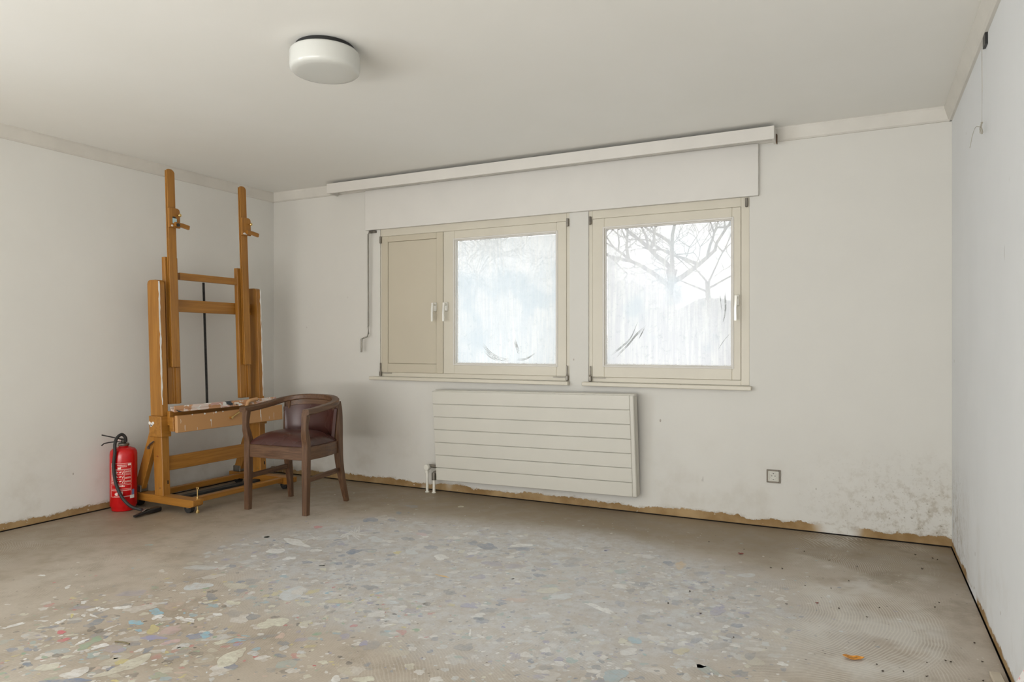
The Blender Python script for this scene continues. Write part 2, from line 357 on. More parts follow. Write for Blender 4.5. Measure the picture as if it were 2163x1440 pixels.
def glass_mat(name, lo, hi, x0, z0, w, h, tint, k1, k2):
    """weathered pane: clear glass under a milky film of condensation with drips; the rim stays clear"""
    t = NT(name); p = t.coord(False); x, y, z = t.xyz(p)[:3]
    n = t.noise(p, 2.3, 4, .55); dr = t.noise(t.coord(False, scale=(16, 1, .9), loc=(x0, 0, 0)), 3.0, 6, .7); fr = t.noise(p, 22, 8, .75, 1.6)
    f = t.math('ADD', t.math('MULTIPLY', n, .45), t.math('ADD', t.math('MULTIPLY', dr, .25), t.math('MULTIPLY', fr, .3)))
    g = t.math('ADD', t.math('MULTIPLY', t.math('SUBTRACT', x, x0), k1), t.math('MULTIPLY', t.math('SUBTRACT', z, z0), k2))
    fac = t.ramp(t.math('SUBTRACT', f, g), .30, .62, lo, hi)
    ed = t.math('MINIMUM', t.math('SUBTRACT', w/2, t.math('ABSOLUTE', t.math('SUBTRACT', x, x0))), t.math('SUBTRACT', h/2, t.math('ABSOLUTE', t.math('SUBTRACT', z, z0+.0))))
    rim = t.ramp(t.math('ADD', ed, t.math('MULTIPLY', t.math('SUBTRACT', fr, .5), .02)), .004, .016)
    fac = t.math('MULTIPLY', fac, t.math('ADD', t.math('MULTIPLY', rim, .75), .25))
    col_ = t.mix(t.ramp(dr, .42, .62), tint, (.96, .96, .955)); col_ = t.mix(t.math('MULTIPLY', t.ramp(fr, .54, .64), .45), col_, (.66, .70, .71))
    col_ = t.mix(t.math('MULTIPLY', t.ramp(n, .5, .62), .5), col_, (.80, .85, .885))
    tr = t.new('ShaderNodeBsdfTransparent'); tl = t.new('ShaderNodeBsdfTranslucent'); t.put(tl.inputs[0], col_)
    mx = t.new('ShaderNodeMixShader'); t.link(fac, mx.inputs[0]); t.link(tr.outputs[0], mx.inputs[1]); t.link(tl.outputs[0], mx.inputs[2])
    gl = t.new('ShaderNodeBsdfGlossy'); gl.inputs['Roughness'].default_value = .35
    m2 = t.new('ShaderNodeMixShader'); m2.inputs[0].default_value = .02; t.link(mx.outputs[0], m2.inputs[1]); t.link(gl.outputs[0], m2.inputs[2])
    t.link(m2.outputs[0], t.out.inputs[0]); return t.m
M['glass1'] = glass_mat('fogged_glass_left', .66, .95, 2.325, 1.481, .858, .962, (.89, .91, .925), 0, .25)
M['glass2'] = glass_mat('fogged_glass_right', .48, .88, 3.55, 1.483, .863, .957, (.88, .88, .90), .35, .60)
def smear_mat():
    t = NT('wiped_smear'); n = t.noise(t.coord(scale=(1, 1, 1)), 22, 3)
    tr = t.new('ShaderNodeBsdfTransparent'); df = t.new('ShaderNodeBsdfDiffuse'); df.inputs[0].default_value = (.5, .52, .52, 1)
    mx = t.new('ShaderNodeMixShader'); t.link(t.ramp(n, .35, .65, .2, .6), mx.inputs[0]); t.link(tr.outputs[0], mx.inputs[1]); t.link(df.outputs[0], mx.inputs[2]); t.link(mx.outputs[0], t.out.inputs[0]); return t.m
M['smear'] = smear_mat()
# ------------------------------------------------------------------ the room
W1 = (1.182, 2.857, .887, 2.10); W2 = (3.001, 4.089, .887, 2.10)
def struct(name, bm, m, **k): return tag(obj(name, bm, m, **k), kind='structure')
bm = bmesh.new(); slab_with_holes(bm, [-.25, RW+.25], [.007, CEIL], [W1, W2], lambda u, v: (u, 0, v), (0, .30, 0)); struct('wall_back', bm, M['wall_back'])
bm = bmesh.new(); slab_with_holes(bm, [REAR, -.0005], [.007, CEIL], [(-6.55, -4.35, .75, 2.15)], lambda u, v: (0, u, v), (-.25, 0, 0)); struct('wall_left', bm, M['wall_left'])
bm = bmesh.new()
for yy in (-6.52, -5.45, -4.38): bb(bm, -.20, -.13, yy-.03, yy+.03, .75, 2.15)
for zz in (.78, 2.12): bb(bm, -.20, -.13, -6.49, -4.41, zz-.03, zz+.03)
struct('window_4', bm, M['cream'])
bm = bmesh.new(); bb(bm, RW, RW+.25, REAR, -.0005, .006, CEIL); struct('wall_right', bm, M['wall_right'])
bm = bmesh.new(); slab_with_holes(bm, [-.25, RW+.25], [-.05, CEIL], [(.25, 4.95, .04, 2.30)], lambda u, v: (u, REAR, v), (0, -.25, 0)); struct('wall_rear', bm, M['wall_left'])
bm = bmesh.new(); bb(bm, -.25, RW+.25, REAR-.25, .30, CEIL, CEIL+.2); struct('ceiling', bm, M['ceiling'])
# unseen rear opening, added to let light in: posts and rails only
bm = bmesh.new()
for xx in (.28, 1.82, 3.38, 4.92): bb(bm, xx-.03, xx+.03, REAR-.16, REAR-.08, .04, 2.30)
for zz in (.07, 2.27): bb(bm, .31, 4.89, REAR-.16, REAR-.08, zz-.03, zz+.03)
o = struct('window_3', bm, M['cream'])

# floor: one mesh, its dried paint splashes are part of its surface
def blob(bm, lay, c, ex, ey, colr, a, z, rnd, n=18, rough=.22):
    ph = [rnd.uniform(0, 2*PI) for _ in range(5)]; am = [rnd.uniform(.3, 1)*rough/(k*.7+1) for k in range(5)]
    ctr = bm.verts.new((c[0], c[1], z)); ring = []
    for i in range(n):
        t = 2*PI*i/n; r = 1+sum(am[k]*math.sin((k+2)*t+ph[k]) for k in range(5))
        ring.append(bm.verts.new((c[0]+ex[0]*math.cos(t)*r+ey[0]*math.sin(t)*r, c[1]+ex[1]*math.cos(t)*r+ey[1]*math.sin(t)*r, z)))
    for i in range(n):
        f = bm.faces.new((ctr, ring[i], ring[(i+1) % n]))
        if f.calc_area() and (f.verts[1].co-f.verts[0].co).cross(f.verts[2].co-f.verts[0].co).z < 0: f.normal_flip()
        for l in f.loops:
            l[lay] = (*colr, a if l.vert is ctr or a > .85 else a*.9)
NAMES = {'W': (.82, .82, .80), 'C': (.70, .69, .57), 'G': (.24, .27, .31), 'DB': (.20, .25, .35), 'LB': (.28, .52, .64), 'B': (.19, .27, .43), 'PV': (.33, .33, .50), 'R': (.62, .13, .16), 'P': (.68, .46, .50), 'Y': (.70, .62, .22), 'GR': (.22, .43, .28), 'DK': (.10, .10, .10), 'T': (.34, .48, .48), 'LG': (.64, .68, .70), 'SAL': (.68, .5, .42), 'OR': (.75, .5, .2)}
BLOBS = [
(1.613,-2.724,0.011,0.006,-0.017,0.01,'W',1),
(1.733,-2.735,0.008,0.004,-0.014,0.009,'W',1),
(1.774,-2.74,0.008,0.017,-0.019,0.012,'W',1),
(1.826,-2.684,0.024,0.023,-0.017,0.012,'W',1),
(1.066,-2.591,0.016,0.008,-0.012,0.007,'W',0.9),
(1.349,-2.636,0,0.016,-0.017,0.01,'W',1),
(1.762,-2.817,0.011,0.005,-0.012,0.007,'W',1),
(1.805,-2.801,0.028,-0.001,-0.013,0.008,'W',0.9),
(1.743,-2.902,0.002,0.017,-0.017,0.01,'W',1),
(1.613,-3.006,0.011,0.038,-0.012,0.006,'W',1),
(1.604,-3.045,0.014,0.007,-0.005,0.003,'W',1),
(1.719,-2.84,0.006,0.003,-0.02,0.012,'Y',0.8),
(1.855,-2.965,0.013,0.012,-0.017,0.01,'R',0.75),
(1.939,-3.006,0.016,0.014,-0.017,0.01,'R',0.6),
(1.881,-2.836,0.014,0.027,-0.022,0.014,'G',0.8),
(1.98,-2.891,0.011,0.02,-0.015,0.01,'DK',0.6),
(1.892,-2.754,0.011,0.005,-0.01,0.006,'DK',0.6),
(2.006,-2.653,0.028,0.014,-0.028,0.021,'LB',0.85),
(2.06,-2.686,0.01,0.018,-0.021,0.016,'W',0.8),
(2.031,-2.767,0.026,0.013,-0.024,0.017,'LB',0.9),
(2.117,-2.814,0.01,0.005,-0.014,0.01,'LB',0.7),
(2.162,-2.783,0.022,0.011,-0.036,0.027,'Y',0.5),
(2.177,-2.606,0.015,0.007,-0.019,0.015,'LB',0.5),
(2.166,-2.49,0.017,0.008,-0.021,0.018,'LB',0.6),
(2.232,-2.834,0.041,0.02,-0.02,0.014,'PV',0.8),
(2.379,-2.741,0.027,0.032,-0.025,0.02,'B',0.6),
(2.395,-2.725,0.019,0.01,-0.022,0.019,'LB',0.8),
(2.047,-2.944,0.01,0.018,-0.025,0.016,'GR',0.5),
(2.067,-2.999,0.006,0.026,-0.027,0.017,'GR',0.45),
(2.02,-2.984,0.004,0.02,-0.014,0.009,'W',0.8),
(2.121,-2.976,0.013,0.022,-0.019,0.012,'W',0.8),
(1.849,-3.145,0.02,0.01,-0.017,0.009,'DB',0.6),
(1.903,-3.118,0.011,0.006,-0.02,0.011,'B',0.5),
(2.034,-3.19,0.012,0.01,-0.017,0.009,'G',0.8),
(2.028,-3.128,0.013,0.006,-0.011,0.006,'GR',0.4),
(2.054,-3.097,0.016,0.008,-0.015,0.009,'DK',0.5),
(2.1,-3.088,0.01,0.016,-0.012,0.007,'C',0.8),
(2.171,-3.035,0.013,0.021,-0.023,0.015,'T',0.6),
(2.175,-3.026,0.003,0.011,-0.013,0.008,'W',0.6),
(2.224,-2.968,0.006,0.021,-0.015,0.01,'PV',0.6),
(2.226,-2.901,0.015,0.007,-0.013,0.009,'G',0.6),
(2.313,-2.916,0.006,0.018,-0.018,0.013,'G',0.7),
(2.332,-2.828,0.016,0.025,-0.017,0.013,'P',0.5),
(1.988,-2.861,-0.002,0.047,-0.007,0.005,'W',0.6),
(2.23,-2.757,0.012,0.047,-0.03,0.023,'P',0.35),
(2.121,-3.171,0.02,0.023,-0.032,0.019,'C',0.6),
(2.256,-3.152,0.02,0.031,-0.035,0.021,'W',0.55),
(2.286,-3.205,0.062,0.04,-0.02,0.012,'DB',0.8),
(2.433,-3.127,0.01,0.005,-0.008,0.006,'Y',0.9),
(2.365,-3.011,0.011,0.059,-0.039,0.027,'C',0.6),
(2.359,-3.088,0.015,0.045,-0.022,0.015,'C',0.5),
(2.522,-2.996,0.024,0.012,-0.019,0.014,'C',0.35),
(2.544,-2.706,0.028,0.024,-0.017,0.015,'LB',0.6),
(2.507,-2.74,0.017,0.036,-0.011,0.01,'C',0.7),
(2.608,-2.642,0.048,0.042,-0.011,0.011,'G',0.4),
(2.646,-2.826,0.005,0.067,-0.035,0.031,'C',0.7),
(2.646,-2.776,-0,0.026,-0.023,0.021,'C',0.6),
(2.546,-2.513,0.037,0.033,-0.041,0.041,'C',0.85),
(2.421,-2.506,0.026,0.013,-0.023,0.022,'G',0.6),
(2.216,-2.429,0.026,0.013,-0.021,0.019,'C',0.9),
(2.11,-2.475,0.009,0.016,-0.012,0.01,'C',0.9),
(1.894,-2.352,0.051,0.026,-0.044,0.036,'LG',0.7),
(2.067,-2.419,0.025,0.013,-0.033,0.028,'G',0.6),
(2.054,-2.267,0.039,0.02,-0.045,0.04,'C',0.4),
(2.127,-2.305,0.026,0.013,-0.019,0.018,'DB',0.5),
(2.368,-2.224,0.035,0.062,-0.044,0.046,'LG',0.7),
(2.375,-2.187,0.026,0.013,-0.032,0.034,'W',0.5),
(2.402,-2.38,0.012,0.006,-0.012,0.012,'C',0.9),
(2.73,-2.644,0.016,0.008,-0.017,0.018,'G',0.6),
(2.798,-2.728,0.016,0.008,-0.013,0.013,'G',0.75),
(2.241,-2.62,0.008,0.014,-0.013,0.01,'C',0.9),
(2.205,-2.651,0.041,0.003,-0.017,0.013,'W',0.9),
(2.15,-2.652,0.014,0.007,-0.014,0.011,'W',1),
(2.264,-2.553,0.018,0.009,-0.014,0.012,'W',0.8),
(1.78,-1.585,0.102,-0.021,-0.051,0.053,'W',0.9),
(1.804,-1.764,0.033,0.036,-0.035,0.035,'W',0.85),
(1.97,-1.83,0.021,0.022,-0.022,0.022,'W',0.85),
(1.995,-1.656,0.026,0.013,-0.02,0.022,'W',1),
(1.672,-2.152,0.06,0.03,-0.038,0.031,'LG',0.5),
(1.065,-2.001,0.016,0.008,-0.017,0.012,'T',0.8),
(1.659,-1.266,0.024,0.012,-0.021,0.023,'R',0.6),
(2.102,-1.838,0.023,0.012,-0.017,0.018,'DB',0.6),
(2.514,-2.3,0.024,0.012,-0.021,0.022,'C',0.5),
(2.668,-2.461,0.023,0.011,-0.02,0.022,'C',0.5),
(2.259,-1.891,0.014,0.007,-0.017,0.019,'C',0.7),
(1.67,-2.054,0.01,0.005,-0.011,0.009,'W',0.9),
(1.765,-1.887,0.015,0.007,-0.013,0.012,'W',0.8),
(2.536,-3.034,0.029,0.014,-0.018,0.014,'GR',0.25),
(2.575,-3.039,0.018,0.009,-0.014,0.01,'LB',0.5),
(2.978,-2.699,0.015,0.007,-0.011,0.012,'C',0.7),
(2.87,-2.693,0.014,0.007,-0.013,0.014,'C',0.5),
(2.967,-2.734,0.005,0.002,-0.004,0.005,'R',0.95),
(3.04,-2.753,0.005,0.002,-0.008,0.009,'W',0.9),
(2.321,-2.515,0.032,0.016,-0.028,0.025,'G',0.3),
(2.07,-2.187,0.03,0.015,-0.031,0.029,'G',0.4),
(1.776,-2.749,0.004,0.002,-0.005,0.003,'DK',0.4),
(1.555,-2.82,0.006,0.003,-0.007,0.004,'W',0.5),
(1.843,-0.973,0.033,0.039,-0.035,0.045,'DB',0.65),
(1.974,-0.916,0.023,0.012,-0.019,0.026,'DB',0.55),
(1.899,-0.736,0.022,0.011,-0.018,0.025,'G',0.7),
(1.868,-0.536,0.044,0.022,-0.027,0.039,'G',0.4),
(2.184,-0.388,0.018,0.009,-0.012,0.02,'C',1),
(2.158,-1.325,0.039,0.019,-0.033,0.042,'LG',0.7),
(2.252,-1.324,0.029,0.014,-0.017,0.023,'W',0.6),
(2.321,-1.232,0.031,0.015,-0.023,0.033,'G',0.6),
(2.2,-1.579,0.03,0.032,-0.026,0.032,'DB',0.7),
(2.429,-1.487,0.019,0.009,-0.015,0.021,'Y',0.6),
(2.493,-1.445,0.027,0.013,-0.028,0.041,'LG',0.8),
(2.54,-1.317,0.031,0.016,-0.022,0.033,'DB',0.5),
(2.384,-1.145,0.02,0.01,-0.013,0.02,'W',1),
(2.339,-1.111,0.029,0.015,-0.017,0.026,'P',0.5),
(2.816,-1.159,0.064,-0.008,-0.029,0.054,'DB',0.65),
(2.712,-1.136,0.027,0.014,-0.02,0.036,'DB',0.5),
(3.002,-1.113,0.048,0.024,-0.016,0.032,'DB',0.55),
(2.983,-1.052,0.059,0.029,-0.013,0.028,'W',0.8),
(2.562,-1.094,0.037,0.018,-0.017,0.028,'W',0.6),
(2.689,-1.447,0.037,0.019,-0.024,0.037,'W',0.75),
(2.809,-1.306,0.017,0.031,-0.014,0.025,'W',0.7),
(3.286,-1.478,0.024,0.012,-0.012,0.025,'DB',0.5),
(2.704,-1.685,0.011,0.006,-0.015,0.022,'C',0.9),
(2.861,-1.704,0.035,-0.002,-0.007,0.012,'OR',0.8),
(3.417,-1.655,0.048,0.024,-0.015,0.034,'C',0.6),
(3.399,-1.594,0.039,0.02,-0.008,0.02,'T',0.4),
(3.499,-1.702,0.044,0.04,-0.014,0.033,'LG',0.7),
(3.176,-1.989,0.03,0.015,-0.015,0.025,'PV',0.55),
(3.012,-1.884,0.029,0.014,-0.014,0.022,'G',0.5),
(2.846,-2.109,0.026,0.013,-0.015,0.02,'LG',0.9),
(2.643,-1.996,0.025,0.012,-0.021,0.027,'G',0.6),
(2.556,-1.817,0.028,0.014,-0.023,0.031,'LG',0.5),
(3.268,-2.064,0.026,0.023,-0.01,0.018,'W',0.65),
(3.289,-2.094,0.018,0.009,-0.009,0.016,'G',0.7),
(3.283,-1.995,0.03,0.015,-0.013,0.025,'G',0.4),
(3.334,-1.828,0.043,0.022,-0.012,0.024,'SAL',0.4),
(2.875,-2.247,0.031,0.015,-0.023,0.03,'W',0.45),
(3.077,-2.351,0.018,0.009,-0.013,0.019,'R',0.4),
(3.008,-2.505,0.016,0.008,-0.014,0.018,'PV',0.6),
(3.026,-2.258,0.024,0.012,-0.015,0.021,'LG',0.5),
(3.372,-2.361,0.024,0.02,-0.018,0.031,'G',0.45),
(3.327,-2.237,0.004,0.002,-0.015,0.026,'W',0.9),
(3.695,-1.754,0.065,-0.023,-0.008,0.022,'W',0.95),
(3.74,-1.763,0.02,-0.001,-0.007,0.022,'W',0.9),
(3.698,-1.449,0.039,-0.004,-0.009,0.029,'W',0.55),
(3.767,-1.663,0.022,0.011,-0.009,0.029,'DB',0.35),
(3.761,-1.483,0.019,0.01,-0.007,0.022,'G',0.5),
(3.79,-1.363,0.02,0.01,-0.007,0.025,'DB',0.4),
(3.896,-2.038,0.016,0.008,-0.007,0.022,'C',0.8),
(3.937,-2.009,0.021,0.011,-0.01,0.033,'LB',0.5),
(3.946,-2.119,0.031,0.015,-0.009,0.028,'W',0.5),
(3.612,-2.315,0.02,0.01,-0.01,0.021,'W',0.6),
(3.752,-2.325,0.02,0.01,-0.008,0.018,'W',0.5),
(3.88,-2.291,0.017,0.008,-0.006,0.018,'G',0.5),
(3.959,-2.322,0.045,0.023,-0.013,0.04,'LB',0.35),
(3.278,-2.585,0.018,0.009,-0.012,0.018,'C',0.5),
(3.002,-2.637,0.008,0.004,-0.006,0.007,'DK',0.6),
(3.105,-2.778,0.018,0.009,-0.013,0.016,'W',0.7),
(3.194,-2.736,0.027,0.014,-0.016,0.02,'C',0.7),
(3.094,-2.716,0.024,0.012,-0.019,0.022,'C',0.3),
(3.334,-2.606,0.019,0.01,-0.009,0.014,'W',0.5),
(3.204,-2.46,0.016,0.008,-0.01,0.014,'W',0.5),
(3.72,-2.41,0.022,0.011,-0.007,0.015,'W',0.4),
(3.357,-1.167,0.044,0.022,-0.016,0.04,'G',0.3),
(3.368,-1.262,0.032,0.016,-0.013,0.033,'DB',0.3),
(2.991,-1.422,0.043,0.022,-0.02,0.036,'PV',0.4),
(3.109,-1.405,0.043,0.021,-0.018,0.036,'PV',0.3),
(3.635,-1.238,0.035,0.017,-0.01,0.03,'T',0.4),
(2.882,-1.628,0.025,0.013,-0.011,0.018,'W',0.5),
(2.394,-1.95,0.025,0.012,-0.022,0.025,'LG',0.6),
(2.422,-1.721,0.026,0.013,-0.016,0.021,'DB',0.4),
(2.103,-1.592,0.017,0.008,-0.024,0.028,'W',0.4),
(2.622,-2.205,0.049,0.025,-0.018,0.021,'Y',0.25),
(2.303,-1.723,0.029,0.015,-0.024,0.029,'DB',0.3),
(2.736,-1.308,0.019,0.01,-0.013,0.022,'C',0.6),
(3.024,-1.273,0.018,0.009,-0.011,0.022,'W',0.5),
(3.82,-0.999,0.029,0.014,-0.008,0.033,'DB',0.6),
(3.882,-1.005,0.023,0.011,-0.015,0.067,'OR',0.35),
(4.217,-1.013,0.034,0.017,-0.005,0.037,'LG',0.6),
(4.133,-0.65,0.011,0.005,-0.003,0.018,'R',0.5),
(3.949,-1.445,0.022,0.011,-0.008,0.034,'W',0.45),
(4.17,-1.561,0.034,0.017,-0.007,0.04,'PV',0.45),
(4.165,-1.423,0.022,0.011,-0.005,0.027,'LG',0.5),
(4.234,-1.712,0.012,0.006,-0.003,0.016,'W',0.9),
(4.125,-1.84,0.022,0.005,-0.004,0.018,'W',0.75),
(4.468,-1.638,0.017,0.008,-0.002,0.026,'G',0.4),
(4.473,-1.965,0.017,-0,-0.002,0.018,'W',0.7),
(4.349,-2.106,0.023,0.012,-0.004,0.024,'G',0.55),
(4.36,-1.952,0.018,0.026,-0.004,0.027,'G',0.4),
(4.267,-1.958,0.007,0.004,-0.002,0.009,'W',0.8),
(4.294,-1.882,0.018,-0.001,-0.003,0.017,'W',0.6),
(4.121,-2.024,0.024,0.012,-0.007,0.032,'Y',0.25),
(4.213,-1.848,0.012,0.006,-0.004,0.021,'C',0.5),
(4.15,-1.903,0.018,0.009,-0.005,0.026,'DB',0.35),
(4.159,-2.117,0.03,0.015,-0.007,0.032,'LG',0.4),
(4.26,-2.159,0.005,0.002,-0.002,0.009,'W',0.8),
(4.369,-1.16,0.013,0.006,-0.002,0.015,'W',0.5),
(4.311,-1.454,0.012,0.006,-0.001,0.009,'W',0.5),
(4.349,-1.557,0.013,-0.005,-0.002,0.014,'C',0.5),
(4.42,-1.512,0.014,-0.005,-0.001,0.011,'C',0.6),
(4.4,-1.371,0.008,0.004,-0.001,0.01,'W',0.6),
(3.984,-1.237,0.021,0.011,-0.004,0.018,'LG',0.5),
(4.038,-1.303,0.02,0.01,-0.003,0.015,'LG',0.4),
(3.915,-1.439,0.019,0.01,-0.009,0.036,'C',0.4),
(4.465,-1.829,0.011,0.006,-0.002,0.017,'LG',0.5),
(4.242,-1.911,0.032,0.016,-0.006,0.031,'G',0.2),
(4.243,-1.172,0.008,0.004,-0.002,0.011,'W',0.8),
]
BAND = [(1.9, -3.6), (1.45, -2.95), (1.5, -2.35), (1.45, -1.6), (1.85, -.85), (3.0, -.78), (4.0, -.85), (4.4, -1.1), (4.55, -1.56), (4.5, -2.1), (4.3, -3.4)]
def inside(x, y):
    r = False; n = len(BAND)
    for i in range(n):
        x0, y0 = BAND[i]; x1, y1 = BAND[(i+1) % n]
        if (y0 > y) != (y1 > y) and x < (x1-x0)*(y-y0)/(y1-y0)+x0: r = not r
    return r
def edge_dist(x, y):
    best = 9
    for i in range(len(BAND)):
        a = Vector(BAND[i]); b = Vector(BAND[(i+1) % len(BAND)]); p = Vector((x, y)); t = max(0, min(1, (p-a).dot(b-a)/(b-a).length_squared)); best = min(best, (a+(b-a)*t-p).length)
    return best
bm = bmesh.new(); bb(bm, .003, RW-.005, REAR, -.003, -.045, 0)
lay = bm.loops.layers.float_color.new('paint')
for f in bm.faces:
    for l in f.loops: l[lay] = (.5, .5, .5, 0)
rnd = random.Random(7); zl = .0001; zc_ = [0]
def zlev():
    zc_[0] += 1; return .0001+(zc_[0] % 60)*7e-6
PAL_A = ['W', 'W', 'W', 'C', 'C', 'LG', 'LG', 'G', 'G', 'DB', 'T', 'LB', 'DK', 'PV', 'W', 'C', 'SAL', 'Y', 'R', 'GR']
PAL_B = ['W', 'LG', 'LG', 'W', 'C', 'G', 'DB', 'DB', 'T', 'PV', 'LG', 'W', 'LG', 'W']
cnt = 0
while cnt < 5600:
    x = rnd.uniform(.3, 5.0); y = rnd.uniform(-3.9, -.35); ins = inside(x, y); d = edge_dist(x, y)
    if ins: pr = min(1, .35+d*2.2)
    else: pr = .10*math.exp(-d*3.2)
    pr *= .35+.65*(.5+.5*math.sin(2.9*x+1.9*y+1)*math.sin(1.3*x-3.7*y))*(1+.4*math.sin(7.1*x+5.3*y))
    if rnd.random() > pr: continue
    big = rnd.random(); r = .003+.008*rnd.random() if big < .74 else (.011+.014*rnd.random() if big < .975 else .024+.03*rnd.random())
    if not ins: r = min(r, .009)
    c = NAMES[rnd.choice(PAL_A if (y < -2.0 and x < 3.2) else PAL_B)]
    al = rnd.uniform(.4, .95) if r < .011 else (rnd.uniform(.35, .8) if r < .025 else rnd.uniform(.3, .55))
    an = rnd.uniform(0, PI) if rnd.random() < .5 else .46+rnd.gauss(0, .35); asp = rnd.uniform(.5, 1.0); zl = zlev()
    blob(bm, lay, (x, y), (r*math.cos(an), r*math.sin(an)), (-r*asp*math.sin(an), r*asp*math.cos(an)), c, al, zl, rnd, 12 if r < .011 else 18, .3); cnt += 1
    if big < .12:   # drips flung beside the spot
        for q in range(3):
            zl = zlev(); q1 = r*rnd.uniform(.2, .4); a2 = an+rnd.gauss(0, .6); dd = r*rnd.uniform(1.3, 3.4)
            blob(bm, lay, (x+dd*math.cos(a2), y+dd*math.sin(a2)), (q1, 0), (0, q1), c, al, zl, rnd, 8, .2)
for ib, b in enumerate(BLOBS):
    zl = .00054+(ib % 20)*5e-6
    blob(bm, lay, (b[0], b[1]), (b[2], b[3]), (b[4], b[5]), NAMES[b[6]], min(1, b[7]*1.3), zl, rnd, 44, .30)
# splashes with fingers near the chair and a chalk line
for (cx, cy, R0, nn) in ((1.95, -1.28, .17, 26), (1.83, -1.47, .12, 20)):
    for i in range(nn):
        a = rnd.uniform(0, 2*PI); L = R0*rnd.uniform(.3, 1); w = rnd.uniform(.002, .006); zl = zlev(); d0 = R0*rnd.uniform(.1, .5)
        blob(bm, lay, (cx+math.cos(a)*d0+rnd.uniform(-.03, .03), cy+math.sin(a)*d0), (L*.5*math.cos(a+.4), L*.5*math.sin(a+.4)), (-w*math.sin(a+.4), w*math.cos(a+.4)), NAMES['W'], .85, zl, rnd, 16, .35)
def line(p, q, w, c, a):
    zl = .0006; p = Vector(p); q = Vector(q); n = 24; d = (q-p).normalized(); s = Vector((-d.y, d.x))*w; prev = None
    for i in range(n+1):
        m = p.lerp(q, i/n); k = rnd.uniform(.3, 1.2); v = (bm.verts.new((*(m-s*k), zl)), bm.verts.new((*(m+s*k), zl)))
        if prev:
            f = bm.faces.new((prev[0], v[0], v[1], prev[1]))
            for l in f.loops: l[lay] = (*c, a)
        prev = v
line((1.72, -2.75), (1.95, -1.42), .002, NAMES['W'], .6)
struct('floor', bm, M['floor'])
bm = bmesh.new(); bb(bm, -.2, RW+.2, .018, .25, -.0455, .0055); struct('trim_4', bm, M['gap'])
bm = bmesh.new(); bb(bm, -.25, RW+.25, REAR-.25, .30, -.20, -.046); struct('trim_8', bm, M['gap'])
for nm, x0, x1 in (('trim_6', -.2, -.018), ('trim_7', RW+.018, RW+.2)):
    bm = bmesh.new(); bb(bm, x0, x1, REAR, .0175, -.0455, .0055); struct(nm, bm, M['gap'])

# cornice boards
def cornice(name, a, b, n):
    a = Vector(a); b = Vector(b); n = Vector(n); bm = bmesh.new()
    prof = [(0, CEIL), (0, 2.42), (.012, 2.42), (.020, 2.428), (.040, 2.488), (.040, CEIL)]
    r0 = [bm.verts.new((a.x+n.x*p, a.y+n.y*p, z)) for p, z in prof]; r1 = [bm.verts.new((b.x+n.x*p, b.y+n.y*p, z)) for p, z in prof]
    for i in range(len(prof)): j = (i+1) % len(prof); bm.faces.new((r0[i], r0[j], r1[j], r1[i]))
    bm.faces.new(r0); bm.faces.new(r1); bmesh.ops.recalc_face_normals(bm, faces=bm.faces)
    return struct(name, bm, M['cornice'])
cornice('trim_1', (0, 0), (RW, 0), (0, -1)); cornice('trim_2', (0, REAR), (0, 0), (1, 0)); cornice('trim_3', (RW, 0), (RW, REAR), (-1, 0))

# shutter box cover above the windows
bm = bmesh.new(); bb(bm, 1.05, 4.146, -.028, 0, 2.092, 2.42, .002); struct('trim_5', bm, M['header'])
# curtain pelmet
PD = .17
t = thing('curtain_pelmet', (2.5, -PD/2, 2.40), 'long white curtain pelmet board fixed at the ceiling above both windows', 'pelmet')
bm = bmesh.new(); bb(bm, .765, 4.255, -PD, -PD+.016, 2.398, 2.478, .0015); obj('front_board', bm, M['white'], t)
bm = bmesh.new(); bb(bm, .765, 4.255, -PD+.0165, -.041, 2.462, 2.478); obj('top_board', bm, M['white'], t)
for xx in (.765, 4.241):
    bm = bmesh.new(); bb(bm, xx+.0, xx+.014, -PD+.0165, -.0415, 2.398, 2.4615); obj('end_board', bm, M['white'], t)
bm = bmesh.new(); bb(bm, 4.2555, 4.2615, -.075, -.0415, 2.395, 2.452, .001); obj('wall_bracket', bm, M['rust'], t)
for xx in (.95, 4.12):
    bm = bmesh.new(); bb(bm, xx, xx+.012, -PD+.017, -PD+.04, 2.425, 2.4615); obj('bracket', bm, M['darksteel'], t)
bm = bmesh.new(); bb(bm, .80, 4.22, -.105, -.085, 2.448, 2.4615); obj('curtain_rail', bm, M['white'], t)

# ------------------------------------------------------------------ windows
def frame(bm, x0, x1, z0, z1, w, y0, y1, bev=.002, wb=None, wt=None, wr=None, wl=None):
    wb = wb or w; wt = wt or w; wr = wr or w; wl = wl or w
    bb(bm, x0, x0+wl, y0, y1, z0, z1, bev); bb(bm, x1-wr, x1, y0, y1, z0, z1, bev)
    bb(bm, x0+wl, x1-wr, y0, y1, z0, z0+wb, bev); bb(bm, x0+wl, x1-wr, y0, y1, z1-wt, z1, bev)
def sash(parent, x0, x1, z0, z1, gx0, gx1, gz0, gz1, glass, y0=.000):
    bm = bmesh.new(); frame(bm, x0, x1, z0, z1, 0, y0, y0+.055, .003, gz0-z0, z1-gz1, x1-gx1, gx0-x0)
    s = obj('sash', bm, M['cream'], parent)
    bm = bmesh.new(); frame(bm, gx0-.012, gx1+.012, gz0-.012, gz1+.012, .012, y0-.004, y0+.0, .0015); 
    frame(bm, gx0, gx1, gz0, gz1, .007, y0+.004, y0+.035, .001); obj('glazing_bead', bm, M['white'], s)
    bm = bmesh.new(); bb(bm, gx0+.0005, gx1-.0005, y0+.036, y0+.040, gz0+.0005, gz1-.0005); obj('glass_pane', bm, M[glass], s)
    return s
